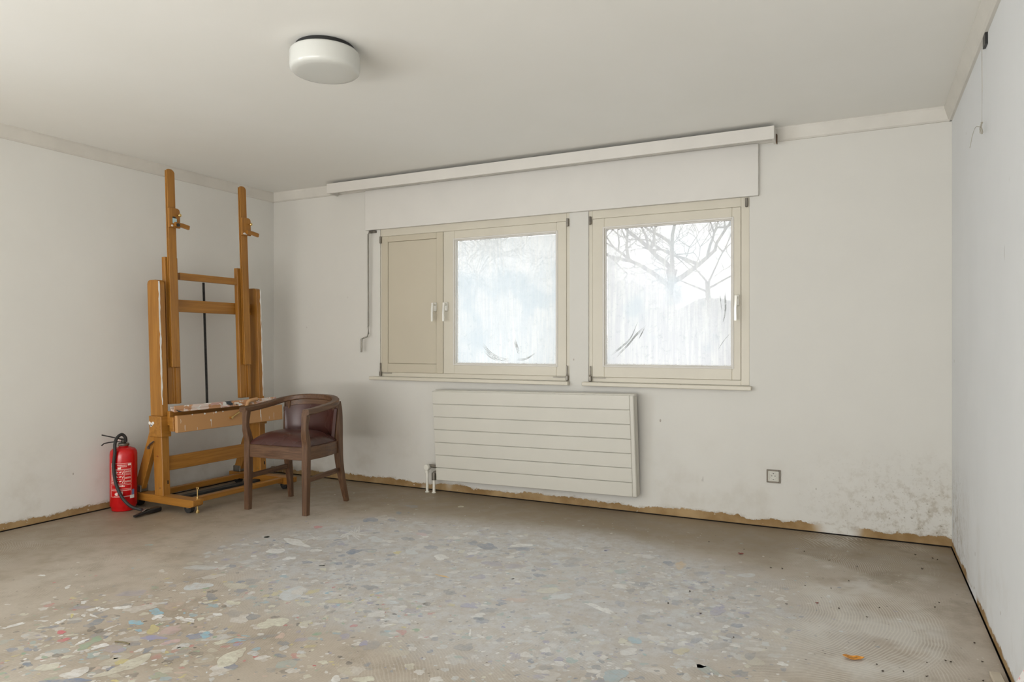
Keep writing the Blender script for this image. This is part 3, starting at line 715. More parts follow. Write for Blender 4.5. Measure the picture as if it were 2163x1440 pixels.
def handle(s, x, z, y0, L=.115):
    bm = bmesh.new(); bb(bm, x-.014, x+.014, y0-.010, y0-.0005, z-.035, z+.035, .003)
    tube(bm, [(x, y0-.010, z+.018), (x, y0-.045, z+.018)], .009, 12)
    sweep(bm, [(x, y0-.045, z+.030), (x, y0-.048, z), (x-.002, y0-.050, z-.05), (x-.002, y0-.048, z-L)], rect(.018, .011, .003), up=(0, 1, 0))
    obj('handle', bm, M['handle'], s, smooth=True)
def hinge(parent, x, z, s, low=True):
    bm = bmesh.new()
    if low:
        bb(bm, x-.009, x+.009, -.020, -.003, z, z+.034, .002); bb(bm, x-.004, x+.004, -.016, -.006, z+.034, z+.105, .001)
        bb(bm, min(x, x+s*.11), max(x, x+s*.11), -.009, -.004, z+.020, z+.024); tube(bm, [(x, -.012, z-.004), (x, -.012, z+.045)], .006, 8)
    else:
        bb(bm, x-.008, x+.008, -.018, -.003, z-.055, z, .002); tube(bm, [(x, -.012, z-.058), (x, -.012, z-.02)], .0065, 8)
    obj('hinge', bm, M['darksteel'], parent)
def window(name, o, bars):
    r = bpy.data.objects.new(name, None); col.objects.link(r); r.location = ((o[0]+o[1])/2, 0, o[2]); tag(r, kind='structure')
    bm = bmesh.new(); frame(bm, o[0]+.0005, o[1]-.0005, o[2]+.0005, o[3]-.0005, .03, .006, .085, .002, .034, .064, bars[1], bars[0]); obj('window_frame', bm, M['cream'], r)
    return r
w1 = window('window_1', W1, (.013, .024))
bm = bmesh.new(); bb(bm, 1.793, 1.801, .005, .05, .921, 2.035); obj('mullion', bm, M['cream'], w1)
s = sash(w1, 1.802, 2.832, .922, 2.034, 1.896, 2.754, 1.0, 1.962, 'glass1'); handle(s, 1.826, 1.445, 0)
# wiped arcs low on the left pane
def smears(s, arcs):
    bm = bmesh.new()
    for (pts, w) in arcs:
        q = spline([(p[0], .0352, p[1]) for p in pts], 6); n = len(q)
        for k in range(3):
            off = (k-1)*w*.9
            tube(bm, [Vector((v.x+off*.4, .0350-k*.0004, v.z+off)) for v in q], w*.33, 5, radii=[max(.08, math.sin(PI*(i+.5)/n)) for i in range(n)])
    bmesh.ops.scale(bm, vec=(1, .06, 1), space=Matrix.Translation((0, -.035, 0)), verts=bm.verts)
    obj('wipe_mark', bm, M['smear'], s)
smears(s, [([(2.13, 1.15), (2.19, 1.085), (2.27, 1.045), (2.36, 1.03)], .010), ([(2.40, 1.185), (2.415, 1.14), (2.435, 1.09)], .012), ([(2.42, 1.035), (2.50, 1.045), (2.57, 1.085)], .006), ([(2.14, 1.10), (2.2, 1.05), (2.28, 1.025)], .005)])
bm = bmesh.new(); frame(bm, 1.197, 1.790, .922, 2.034, .062, 0.0, .055, .003, .072, .048); s = obj('casement', bm, M['creampanel'], w1)
bm = bmesh.new(); bb(bm, 1.2600, 1.7270, .006, .040, .9950, 1.9850, .003); obj('panel', bm, M['creampanel'], s); handle(s, 1.722, 1.445, 0)
for a in ((1.194, .893, 1, True), (2.842, .893, -1, True), (1.194, 2.035, 1, False), (2.845, 2.052, 1, False)): hinge(w1, *a)
bm = bmesh.new(); bb(bm, 1.10, 2.860, -.045, -.0005, .860, .886, .003); obj('window_sill', bm, M['cream'], w1)
w2 = window('window_2', W2, (.028, .052))
s = sash(w2, 3.030, 4.036, .922, 2.034, 3.118, 3.981, 1.005, 1.962, 'glass2'); handle(s, 4.012, 1.435, 0, .13)
smears(s, [([(3.16, 1.08), (3.24, 1.14), (3.30, 1.20), (3.345, 1.30)], .009), ([(3.20, 1.07), (3.28, 1.15), (3.34, 1.22), (3.40, 1.27)], .011), ([(3.36, 1.20), (3.395, 1.26)], .010), ([(3.93, 1.50), (3.935, 1.40), (3.93, 1.34), (3.92, 1.30)], .009), ([(3.90, 1.47), (3.91, 1.38)], .004), ([(3.89, 1.12), (3.92, 1.17), (3.96, 1.22)], .004)])
for a in ((3.018, .893, 1, True), (3.016, 2.052, 1, False), (4.072, 2.085, 1, False)): hinge(w2, *a)
bm = bmesh.new(); bb(bm, 2.965, 4.105, -.045, -.0005, .860, .886, .003); obj('window_sill', bm, M['cream'], w2)

# ------------------------------------------------------------------ outside
bm = bmesh.new()
bmesh.ops.create_grid(bm, x_segments=30, y_segments=30, size=35)
for v in bm.verts: v.co.x += 0; v.co.y += 35.8; v.co.z = -.45+.10*math.sin(v.co.x*.4)*math.cos(v.co.y*.3)
for f in bm.faces: f.smooth = True
tag(obj('lawn', bm, M['lawn']), kind='structure')
def branchy(bm, p, d, L, r, depth, rnd, wob=.35):
    n = 5; pts = [p]; q = Vector(p); d = Vector(d).normalized(); dd = []
    for i in range(n):
        d = (d+Vector((rnd.gauss(0, 1), rnd.gauss(0, 1), rnd.gauss(0, .6)+.12))*wob*.35).normalized(); q = q+d*L/n; pts.append(q.copy()); dd.append(d.copy())
    m = 6 if depth > 3 else (4 if depth > 1 else 3)
    tube(bm, pts, r, m, radii=[1-.45*i/n for i in range(n+1)], up=(.3, 1, .1))
    if depth == 0: return
    k = 3 if depth > 1 else 4
    for i in range(k):
        j = rnd.choice(range(2, n)) if i else n-1
        sd = Vector((rnd.gauss(0, 1), rnd.gauss(0, .8), rnd.gauss(.25, .5))).normalized()
        branchy(bm, pts[j+1], dd[j]*.75+sd*.85, L*rnd.uniform(.62, .8), r*.64*rnd.uniform(.8, 1.1), depth-1, rnd, wob*1.12)
def tree(x, y, h, r, seed, label, depth=5, lean=(0, 0, 1)):
    rnd = random.Random(seed); t = thing('bare_tree', (x, y, -.45), label, 'tree', group='bare trees outside')
    bm = bmesh.new(); base = Vector((x, y, -.55)); top = base+Vector(lean).normalized()*h
    tube(bm, [base, base.lerp(top, .3)+Vector((.04, 0, 0)), base.lerp(top, .7)-Vector((.03, 0, 0)), top], r, 9, radii=[1.25, 1, .9, .85])
    obj('trunk', bm, M['bark'], t)
    bm = bmesh.new()
    for i, sd in enumerate(((-.55, .1, .9), (.35, -.2, .95), (.9, .3, .45), (-.95, -.1, .35))): branchy(bm, top-Vector((0, 0, .02+.12*i)), sd, h*.34, r*.40, depth, rnd)
    obj('branches', bm, M['bark'], t)
tree(1.15, 10, 3.25, .15, 5, 'bare winter tree with a thick forked trunk behind the right window', 5)
tree(-.2, 22, 4.0, .105, 12, 'slimmer bare tree farther off, at the right edge of the right window', 4, lean=(-.06, 0, 1))
tree(-9, 22, 4.2, .16, 21, 'faint bare tree beyond the fogged left pane, the one nearer the middle', 4)
tree(-5.9, 14, 3.0, .13, 33, 'faint bare tree beyond the fogged left pane, at its left', 4)
def shrub(x, y, h, w, seed, label):
    rnd = random.Random(seed); bm = bmesh.new()
    for i in range(46):
        a = rnd.uniform(0, 2*PI); lean = rnd.uniform(.1, .9)
        branchy(bm, (x+rnd.gauss(0, .25)*w, y+rnd.gauss(0, .2)*w, -.5), (math.cos(a)*lean, math.sin(a)*lean, 1), h*.5, .016, 2, rnd, .5)
    tag(obj('leafless_shrub', bm, M['leafy']), label, 'shrub')
shrub(1.75, 6.2, 2.1, .8, 3, 'brown leafless shrub outside in front of the forked tree in the right pane')
shrub(-.9, 7.6, 1.9, .8, 4, 'brown leafless shrub outside beyond the fogged left pane')
def hedge(x0, x1, y, h, seed, label):
    """rounded, lumpy bank of woodland, mist put into its colour"""
    rnd = random.Random(seed); bm = bmesh.new(); nx = 90; nr = 12; ph = [rnd.uniform(0, 6.28) for _ in range(8)]; rows = []
    for i in range(nx+1):
        xx = x0+(x1-x0)*i/nx; hh = h*(1+.16*math.sin(xx*.35+ph[0])+.10*math.sin(xx*.9+ph[1])+.05*math.sin(xx*2.3+ph[2])+.03*rnd.uniform(-1, 1)); hh *= min(1, math.sin(PI*(i+.4)/(nx+.8))*5)
        rows.append([bm.verts.new((xx, y-2.4*math.cos(PI*k/nr)+.25*math.sin(xx*1.7+k+ph[3]), -.6+hh*math.sin(PI*k/nr)**.6+.12*rnd.uniform(-1, 1)*(0 < k < nr))) for k in range(nr+1)])
    for i in range(nx):
        for k in range(nr): bm.faces.new((rows[i][k], rows[i+1][k], rows[i+1][k+1], rows[i][k+1]))
    bmesh.ops.recalc_face_normals(bm, faces=bm.faces); tag(obj('woodland_edge', bm, M['mist'], smooth=True), label, 'hedge')
hedge(-34, -7.5, 29, 3.6, 4, 'misty bank of woodland far off beyond the fogged left pane')
hedge(-6.9, 12, 31, 3.3, 9, 'misty bank of woodland far off beyond the trees in the right pane')
# ------------------------------------------------------------------ radiator
rad = thing('panel_radiator', (2.585, -.075, .115), 'white flat panel radiator with horizontal grooves under the two windows', 'radiator')
rad.rotation_euler = (math.radians(4.0), -math.radians(.75), 0)
def lobj(name, bm, m, parent, **k): return obj(name, bm, m, parent, world_space=False, **k)
bm = bmesh.new(); hw = .794; HH = .690
zs = [0]+[HH*(i+1)/7.0 for i in range(7)]
for i in range(7):
    bb(bm, -hw, hw-.028, -.022, 0.0, zs[i]+.0018, zs[i+1]-.0018, .0025)
bb(bm, -hw+.002, hw-.03, -.010, .002, .003, HH-.003); bb(bm, hw-.0275, hw, -.022, 0, 0, HH, .004)
lobj('front_panel', bm, M['radiator'], rad)
bm = bmesh.new(); bb(bm, -hw, hw, .0005, .060, HH-.012, HH+.004, .002)
lobj('top_grille', bm, M['radiator'], rad)
for sx in (-1, 1):
    bm = bmesh.new(); x0 = hw-.004 if sx > 0 else -hw; bb(bm, x0, x0+.004, .0025, .058, .004, HH-.0125); lobj('side_panel', bm, M['radiator'], rad)
bm = bmesh.new(); bb(bm, -hw+.03, hw-.03, .010, .045, .03, HH-.03); lobj('water_panel', bm, M['radiator'], rad)
for bx in (-.7, .66):
    bm = bmesh.new(); bb(bm, bx, bx+.04, .046, .052, .2, .6); lobj('wall_bracket', bm, M['steel'], rad)

pv = thing('radiator_valve', (1.73, -.07, 0), 'radiator valve with two cream pipes rising from the floor at the radiator end', 'valve')
for px, zt in ((1.700, .175), (1.762, .12)):
    bm = bmesh.new(); tube(bm, [(px, -.085, -.028), (px, -.085, zt)], .0105, 12); lathe(bm, [(.017, 0.0005), (.016, .006), (.0106, .008)], (px, -.085, 0), 16); obj('pipe', bm, M['pipe'], pv, smooth=True)
bm = bmesh.new(); tube(bm, [(1.700, -.085, .150), (1.700, -.085, .19)], .016, 12); lathe(bm, [(.020, -.02), (.023, -.016), (.023, .018), (.018, .024)], (1.712, -.10, .197), 20, 'Y'); obj('thermostat_knob', bm, M['pipe'], pv, smooth=True)
bm = bmesh.new(); tube(bm, [(1.716, -.085, .206), (1.785, -.083, .206)], .013, 12); tube(bm, [(1.762, -.085, .10), (1.762, -.085, .155)], .018, 12); tube(bm, [(1.762, -.085, .155), (1.790, -.084, .165)], .013, 10); obj('valve_body', bm, M['darksteel'], pv, smooth=True)

# ------------------------------------------------------------------ wall socket
so = thing('wall_socket', (4.234, -.006, .325), 'square wall socket with taupe frame low on the window wall', 'socket')
bm = bmesh.new(); frame(bm, 4.234-.041, 4.234+.041, .325-.041, .325+.041, .0085, -.010, -.0003, .0015); obj('outer_frame', bm, M['socketframe'], so)
bm = bmesh.new(); bb(bm, 4.234-.0322, 4.234+.0322, -.011, -.0003, .325-.0322, .325+.0322, .002)
frame(bm, 4.234-.026, 4.234+.026, .325-.026, .325+.026, .003, -.0135, -.011, .0008)
lathe(bm, [(.0185, -.0115), (.021, -.0142), (.0195, -.0142), (.0175, -.0112)], (4.234, 0, .325), 28, 'Y'); obj('face_plate', bm, M['socketwhite'], so)
bm = bmesh.new()
for dx in (-.0095, .0095): tube(bm, [(4.234+dx, -.0135, .328), (4.234+dx, -.0112, .328)], .0027, 10)
bb(bm, 4.231, 4.237, -.0145, -.0120, .3405, .3455); bb(bm, 4.231, 4.237, -.0145, -.0120, .3045, .3075); obj('contact_hole', bm, M['gap'], so)

# ------------------------------------------------------------------ shutter crank
cr = thing('shutter_crank', (1.09, -.03, 2.08), 'thin folding metal roller shutter crank hanging left of the window', 'crank')
bm = bmesh.new(); bb(bm, 1.085, 1.150, -.028, -.0005, 2.068, 2.088, .003); tube(bm, [(1.12, -.03, 2.078), (1.108, -.05, 2.066), (1.098, -.05, 2.05)], .006, 10); obj('joint', bm, M['darksteel'], cr)
bm = bmesh.new(); tube(bm, [(1.098, -.05, 2.055), (1.092, -.04, 1.30), (1.093, -.04, 1.235)], .0068, 10); obj('rod', bm, M['steel'], cr, smooth=True)
bm = bmesh.new(); tube(bm, [(1.093, -.04, 1.245), (1.085, -.045, 1.215), (1.043, -.06, 1.195), (1.035, -.06, 1.185)], .006, 10); tube(bm, [(1.037, -.06, 1.195), (1.035, -.06, 1.085)], .0085, 10); obj('crank_handle', bm, M['steel'], cr, smooth=True)

# ------------------------------------------------------------------ ceiling lamp
LX, LY = 2.556, -2.212
la = thing('ceiling_lamp', (LX, LY, CEIL), 'round opal glass drum ceiling lamp with a black base ring', 'lamp')
bm = bmesh.new(); lathe(bm, [(.128, -.0005), (.131, -.003), (.131, -.030), (.12, -.034)], (LX, LY, CEIL), 64); obj('base_plate', bm, M['black'], la, smooth=True)
bm = bmesh.new(); lathe(bm, [(.10, -.024), (.148, -.0245), (.1535, -.029), (.155, -.036), (.155, -.098), (.152, -.108), (.144, -.115), (.12, -.120), (.06, -.123), (.005, -.124)], (LX, LY, CEIL), 72); obj('lamp_shade', bm, M['opal'], la, smooth=True)

# ------------------------------------------------------------------ easel
LEAN = .042
ea = thing('studio_easel', (.36, -.93, 0), 'large orange varnished wooden studio easel with paint-crusted tray, backed to the left wall', 'easel')
def lean(bm):
    for v in bm.verts:
        if v.co.z > .1: v.co.x -= LEAN*(v.co.z-.1)
    return bm
def eobj(name, bm, m, par=None, ln=True, **k): return obj(name, lean(bm) if ln else bm, m, par or ea, **k)
YL, YR = -1.375, -.490
for yc, sg in ((YL, -1), (YR, 1)):
    bm = bmesh.new(); prof = [(.04, .05), (.67, .045), (.705, .060), (.705, .098), (.04, .102)]
    prism(bm, prof, (0, yc-.041, 0), (1, 0, 0), (0, 0, 1), (0, .082, 0), bev=.002)
    obj('base_runner', bm, M['beech_x'], ea)
    for cx in (.615, .10):
        bm = bmesh.new(); tube(bm, [(cx, yc-.012, .0345), (cx, yc+.018, .0345)], .034, 20, up=(1, 0, 0)); w = obj('caster', bm, M['rubber'], ea, smooth=True)
        bm = bmesh.new(); bb(bm, cx-.006, cx+.018, yc-.018, yc-.0125, .030, .062); bb(bm, cx-.006, cx+.018, yc-.018, yc+.024, .0445+.0, .0495); bb(bm, cx-.006, cx+.018, yc+.0185, yc+.024, .030, .0495); obj('caster_fork', bm, M['steel'], w)
    bm = bmesh.new(); xb, yb = .668, yc+.024
    tube(bm, [(xb, yb, .006), (xb, yb, .168)], .004, 8); lathe(bm, [(.013, 0.0), (.013, .012), (.008, .022)], (xb, yb, 0.0005), 14)
    bb(bm, xb-.013, xb+.013, yb-.004, yb+.004, .160, .176, .003); lathe(bm, [(.009, .0), (.009, .008)], (xb, yb, .1), 10); obj('levelling_screw', bm, M['brass'], ea)
    # lower post
    bm = bmesh.new(); bb(bm, .30, .39, yc-.030, yc+.030, .095, .60, .004); p = eobj('lower_post', bm, M['beech_z'])
    for (bx, bz) in ((.36, .15), (.345, .37)):
        bm = bmesh.new(); tube(bm, [(bx-LEAN*(bz-.1), yc-.0315, bz), (bx-LEAN*(bz-.1), yc-.0295, bz)], .007, 10, up=(1, 0, 0)); obj('bolt', bm, M['brass'], p)
    bm = bmesh.new(); bb(bm, .3885, .3905, yc+.006, yc+.016, .175, .20); eobj('mortise_slot', bm, M['gap'], p)
    # collar block
    bm = bmesh.new(); bb(bm, .275, .402, yc-.040, yc+.040, .505, .650, .003); eobj('collar_block', bm, M['beech_y'])
    # upper post with rounded head
    bm = bmesh.new(); z1 = 1.605; r = .03
    arc = [(.275, .6505), (.395, .6505), (.395, z1-r)]+[(.395-r+r*math.cos(a*PI/8), z1-r+r*math.sin(a*PI/8)) for a in range(1, 5)]+[(.275+r*1.0+r*math.cos(PI/2+a*PI/8), z1-r+r*math.sin(PI/2+a*PI/8)) for a in range(0, 5)]
    prism(bm, arc, (0, yc-.024, 0), (1, 0, 0), (0, 0, 1), (0, .048, 0), bev=.002); p = eobj('upper_post', bm, M['beech_z'])
    bm = bmesh.new(); rr = random.Random(3+sg)
    pts = []
    for i in range(29):
        z = .73+.865*i/28; pts.append((.3952-LEAN*(z-.1), yc+(-.020 if sg < 0 else .016)+rr.uniform(-.002, .002), z))
    sweep(bm, pts, rect(.011, .002), up=(1, 0, 0), radii=[rr.uniform(.5, 1.25) for _ in pts]); obj('paint_drip', bm, M['whitepaint'], p)
    # rear brace
    bm = bmesh.new(); sweep(bm, [(.30, yc-.004, .60), (.115, yc-.004, .125)], rect(.040, .075, .003), up=(1, 0, 0)); b = obj('rear_brace', bm, M['beech_z'], ea)
    bm = bmesh.new(); bb(bm, .075, .155, yc-.032, yc+.030, .1025, .150, .004); obj('brace_foot', bm, M['darksteel'], b)
    if sg < 0:
        bm = bmesh.new(); tube(bm, [(.225, yc-.030, .420), (.275, yc-.045, .455), (.315, yc-.05, .475)], .005, 8, radii=[.7, 1.3, 1]); lathe(bm, [(.012, 0), (.012, .008)], (.235, yc-.034, .425), 12, 'Y'); obj('clamp_lever', bm, M['darksteel'], b)
# base bars
bm = bmesh.new(); bb(bm, .595, .64, YL+.0415, YR-.0415, .062, .097, .003); obj('base_bar', bm, M['beech_y'], ea)
bm = bmesh.new(); bb(bm, .17, .215, YL+.0415, YR-.0415, .062, .100, .003); obj('base_bar', bm, M['beech_y'], ea)
bm = bmesh.new(); bb(bm, .34, .40, YL+.05, YR-.05, .048, .066, .002); obj('axle_bar', bm, M['rubber'], ea)
# rails
bm = bmesh.new(); bb(bm, .345, .372, YL+.031, YR-.031, .262, .362, .003); eobj('lower_rail', bm, M['beech_y'])
bm = bmesh.new(); bb(bm, .305, .330, YL+.0245, YR-.0245, 1.388, 1.478, .002); eobj('cross_rail', bm, M['beech_y'])
bm = bmesh.new(); bb(bm, .338, .366, -1.201, -.681, 1.62, 1.672, .002); eobj('top_rail', bm, M['beech_y'])
# screw spindle
bm = bmesh.new(); tube(bm, [(.355, -.955, .685), (.352, -.955, 1.6195)], .0085, 10)
for i in range(150): z = .69+i*.0062; lathe(bm, [(.0086, z), (.0108, z+.0015), (.0086, z+.003)], (.3535, -.955, 0), 8)
for v in bm.verts: v.co.x -= .040
for v in bm.verts: v.co.z = max(v.co.z, .60)
eobj('screw_spindle', bm, M['spindle'])
# inner uprights, masts and clamps
for yc, sg in ((-1.279, -1), (-.625, 1)):
    bm = bmesh.new(); bb(bm, .332, .368, yc-.044 if sg < 0 else yc-.056, yc+.076 if sg < 0 else yc+.044, .727, 1.775 if sg < 0 else 1.755, .003)
    if sg < 0:
        for v in bm.verts:
            if v.co.y > yc+.05: v.co.y = yc+.058
    eobj('inner_upright', bm, M['beech_z'])
    bm = bmesh.new(); bb(bm, .3685, .374, yc-.006, yc+.010, .727, 1.74, .001); bb(bm, .3685, .384, yc+.0095, yc+.035, .727, .985, .001); eobj('guide_batten', bm, M['beech_z'])
    bm = bmesh.new(); z1 = 2.405 if sg < 0 else 2.412; z0 = .990; hw_ = .0305
    out = [(-hw_, z0), (hw_, z0), (hw_, z1-.022), (hw_-.010, z1-.007), (hw_*.2, z1), (-hw_*.6, z1-.001), (-hw_, z1-.006)]
    prism(bm, [(a, b) for a, b in out], (.3885, yc, 0), (0, 1, 0), (0, 0, 1), (.0115, 0, 0), bev=.0012)
    prism(bm, [(a, b) for a, b in [(-hw_, z0+.002), (hw_, z0+.002), (hw_, z1-.024), (-hw_, z1-.010)]], (.3745, yc, 0), (0, 1, 0), (0, 0, 1), (.0105, 0, 0))
    bb(bm, .385, .3885, yc-.02, yc+.02, z0+.01, z1-.03)
    ms = eobj('mast', bm, M['beech_z'])
    # canvas clamp
    zc = 1.985 if sg < 0 else 2.020; H_ = .140; x0 = .4005
    bm = bmesh.new(); out = [(-.036, 0), (.052, 0), (.052, H_-.02), (.046, H_-.006), (.034, H_), (-.03, H_), (-.036, H_-.008)]
    prism(bm, out, (x0, yc, zc), (0, 1, 0), (0, 0, 1), (.018, 0, 0), bev=.0015); cl = eobj('canvas_clamp', bm, M['beech_z'])
    bm = bmesh.new(); sweep(bm, [(x0+.0185+.010, yc+.00, zc+.024), (x0+.030, yc+.06, zc+.021), (x0+.030, yc+.112, zc+.012)], rect(.022, .030, .003), up=(0, 0, 1)); a_ = eobj('clamp_arm', bm, M['beech_y'], cl)
    bm = bmesh.new(); ky = yc+.030; tube(bm, [(x0+.0185, ky, zc+.090), (x0+.040, ky, zc+.090)], .005, 10, up=(0, 1, 0)); lathe(bm, [(.011, .036), (.0125, .040), (.0125, .046), (.009, .050)], (x0, ky, zc+.090), 14, 'X'); eobj('clamp_knob', bm, M['brass'], cl)
    bm = bmesh.new()
    if sg < 0:
        bb(bm, x0+.0185, x0+.021, yc-.012, yc+.022, zc+.030, zc+.066, .001); eobj('tape_patch', bm, M['tape'], cl)
        bm = bmesh.new(); bb(bm, x0+.0187, x0+.023, yc-.012, yc+.012, zc+.067, zc+.078, .002); eobj('screw_head', bm, M['black'], cl)
        bm = bmesh.new(); tube(bm, [(x0+.043, yc+.012, zc+.018), (x0+.052, yc+.012, zc+.018)], .012, 12, up=(0, 1, 0)); eobj('screw_head', bm, M['black'], cl)
        bm = bmesh.new()
    tube(bm, [(x0+.0185, yc-.018, zc+.012), (x0+.024, yc-.018, zc+.012)], .007, 10, up=(0, 1, 0)); eobj('paint_fleck', bm, M['whitepaint'], cl)
    if sg > 0:
        bm = bmesh.new(); bb(bm, x0+.0185, x0+.0215, yc-.030, yc+.010, zc+.004, zc+.014, .001); eobj('paint_fleck', bm, M['whitepaint'], cl)
# tray
bm = bmesh.new()
prism(bm, [(.402, -1.338), (.530, -1.405), (.530, -.470), (.402, -.455)], (0, 0, .684), (1, 0, 0), (0, 1, 0), (0, 0, .016), bev=.002)
prism(bm, [(.506, -1.392), (.530, -1.405), (.530, -.470), (.506, -.467)], (0, 0, .700), (1, 0, 0), (0, 1, 0), (0, 0, .026), bev=.003)
prism(bm, [(.402, -1.338), (.413, -1.343), (.413, -.456), (.402, -.455)], (0, 0, .700), (1, 0, 0), (0, 1, 0), (0, 0, .012), bev=.002)
eobj('tray', bm, M['tray'])
bm = bmesh.new(); bb(bm, .402, .430, -1.365, -.490, .585, .6835, .002); eobj('apron', bm, M['beech_y'])
bm = bmesh.new(); bb(bm, .472, .500, -1.362, -.375, .536, .655, .003); fb = eobj('front_board', bm, M['splatboard'])
for yy in (-1.372, -.52):
    bm = bmesh.new(); bb(bm, .4305, .4715, yy, yy+.05, .545, .645, .002); eobj('spacer_block', bm, M['beech_x'])
rr = random.Random(8)
for (yy, z0, z1, w) in ((-1.30, .545, .585, .003), (-1.335, .60, .63, .002), (-1.13, .645, .6555, .016), (-1.24, .648, .6555, .010), (-1.08, .59, .605, .009), (-1.077, .55, .60, .003), (-1.04, .647, .6555, .022), (-.97, .648, .6555, .014), (-1.06, .64, .655, .002), (-.61, .575, .65, .006), (-.605, .545, .60, .004), (-.52, .55, .575, .002), (-.47, .545, .60, .002), (-1.2, .54, .56, .002)):
    bm = bmesh.new(); sweep(bm, [(.5003, yy, z0), (.5003, yy+rr.uniform(-.003, .003), (z0+z1)/2), (.5003, yy, z1)], rect(w, .0014), up=(1, 0, 0), radii=[.5, 1.1, .8]); eobj('paint_spot', bm, M['whitepaint'], fb)
# white smear on the left collar block
bm = bmesh.new()
for (xx, zz, w) in ((.285, .60, .02), (.305, .592, .022), (.322, .602, .018), (.30, .582, .014)):
    lathe(bm, [(w*.6, -.0015), (w*.5, .0005)], (xx, YL-.0405, zz), 10, 'Y')
eobj('paint_smear', bm, M['whitepaint'])
# crank
ck = bmesh.new(); tube(ck, [(.500, -.905, .600), (.522, -.905, .602)], .010, 12, up=(0, 1, 0)); tube(ck, [(.516, -.905, .602), (.53, -.80, .662), (.53, -.775, .690)], .0065, 10); c_ = eobj('crank', ck, M['brass'])
bm = bmesh.new(); tube(bm, spline([(.53, -.775, .682), (.54, -.765, .712), (.55, -.735, .722), (.552, -.69, .726)], 4), .014, 12); eobj('grip', bm, M['pale_y'], c_, smooth=True)

# ------------------------------------------------------------------ armchair
ch = thing('tub_armchair', (1.118, -.888, 0), 'dark oak tub armchair with brown leather seat and curved padded back', 'chair', rz=math.radians(5.0))
ZA = .697
def arm_pt(s):
    """plan curve of the arm rail, s from 0 (left tip) to 1 (right tip)"""
    a = s*2-1; sx = 1 if a > 0 else -1; a = abs(a)
    if a > .62:
        t = (a-.62)/.38; return Vector((sx*(.262+.006*t), -.005-.235*t, ZA+.006*(1-t)+.012*(1-t)*(1-t)))
    th = a/.62*PI/2; return Vector((sx*.262*math.sin(th)**.72, -.005+.232*math.cos(th)**.72, ZA+.018+.048*(math.cos(th))))
NA = 56
bm = bmesh.new(); sweep(bm, [arm_pt(i/NA) for i in range(NA+1)], rect(.054, .038, .007)); lobj('arm_rail', bm, M['chairwood_y'], ch, smooth=True)
# apron strip under the rail at the back
bm = bmesh.new(); sweep(bm, [arm_pt(.315+.37*i/NA)-Vector((0, 0, .036)) for i in range(NA+1)], rect(.026, .040, .002)); lobj('back_rail', bm, M['chairwood_x'], ch, smooth=True)
# padded back
bm = bmesh.new(); ring = []
for i in range(41):
    s = .305+.39*i/40; p = arm_pt(s); c = Vector((0, -.005, 0)); rad_ = Vector((p.x, p.y, 0))-c; n = rad_.normalized(); k = math.sin(PI*i/40)**.3 if 0 < i < 40 else 0
    rw = []
    for j in range(9):
        z = .440+(p.z-.054-.440)*j/8; inn = .010+.014*(math.sin(PI*j/8)**.6 if 0 < j < 8 else 0)*k
        q = Vector((p.x, p.y, z)); taper = 1-.10*(1-j/8.0); q.x *= taper; q.y = -.005+(q.y+.005)*(1-.05*(1-j/8)); rw.append((bm.verts.new(q-n*inn), bm.verts.new(q+n*.010)))
    ring.append(rw)
for i in range(40):
    for j in range(8):
        bm.faces.new((ring[i][j][0], ring[i+1][j][0], ring[i+1][j+1][0], ring[i][j+1][0])); bm.faces.new((ring[i][j][1], ring[i][j+1][1], ring[i+1][j+1][1], ring[i+1][j][1]))
    bm.faces.new((ring[i][8][0], ring[i+1][8][0], ring[i+1][8][1], ring[i][8][1])); bm.faces.new((ring[i][0][0], ring[i][0][1], ring[i+1][0][1], ring[i+1][0][0]))
for i in (0, 40):
    for j in range(8): bm.faces.new((ring[i][j][0], ring[i][j+1][0], ring[i][j+1][1], ring[i][j][1]))
bmesh.ops.recalc_face_normals(bm, faces=bm.faces); lobj('backrest', bm, M['leather'], ch, smooth=True)
# legs
for sx in (-1, 1):
    bm = bmesh.new(); X = sx*.246
    # side profile of the front leg (y,z) with its S-bend above the seat
    pts = spline([(X, -.208, 0.0), (X, -.206, .20), (X, -.204, .40), (X, -.203, .475), (X+sx*.001, -.212, .52), (X+sx*.004, -.224, .57), (X+sx*.006, -.222, .63), (X+sx*.008, -.216, .690)], 5)
    w = []
    for p in pts:
        z = p.z; w.append(.82+.18*min(1, z/.3) if z < .47 else (1.0-.22*math.exp(-((z-.60)/.06)**2)))
    sweep(bm, pts, rect(.046, .044, .003), up=(0, 1, 0), radii=w); lobj('leg', bm, M['chairwood_z'], ch, smooth=True)
    bm = bmesh.new()
    pts = spline([((sx*.243, .262, 0.0) if sx > 0 else (sx*.238, .236, 0.0)), (sx*.236, .218, .16), (sx*.229, .192, .30), (sx*.226, .184, .42), (sx*.225, .184, .55), (sx*.220, .186, .66), (sx*.210, .182, .733)], 5)
    sweep(bm, pts, rect(.050, .050, .004), up=(0, 1, 0), radii=[.62+.40*min(1, p.z/.4) for p in pts]); lobj('leg', bm, M['chairwood_z'], ch, smooth=True)
    bm = bmesh.new(); sweep(bm, [(sx*.240, -.1815, .232), (sx*.230, .176, .240)], rect(.020, .034, .003)); lobj('stretcher', bm, M['chairwood_y'], ch)
    bm = bmesh.new(); sweep(bm, spline([(sx*.246, -.1805, .412), (sx*.256, -.02, .412), (sx*.228, .150, .412)], 6), rect(.024, .088, .003)); lobj('seat_rail', bm, M['chairwood_y'], ch)
bm = bmesh.new(); sweep(bm, spline([(-.222, -.206, .412), (0, -.214, .412), (.222, -.206, .412)], 6), rect(.024, .088, .003)); lobj('seat_rail', bm, M['chairwood_x'], ch)
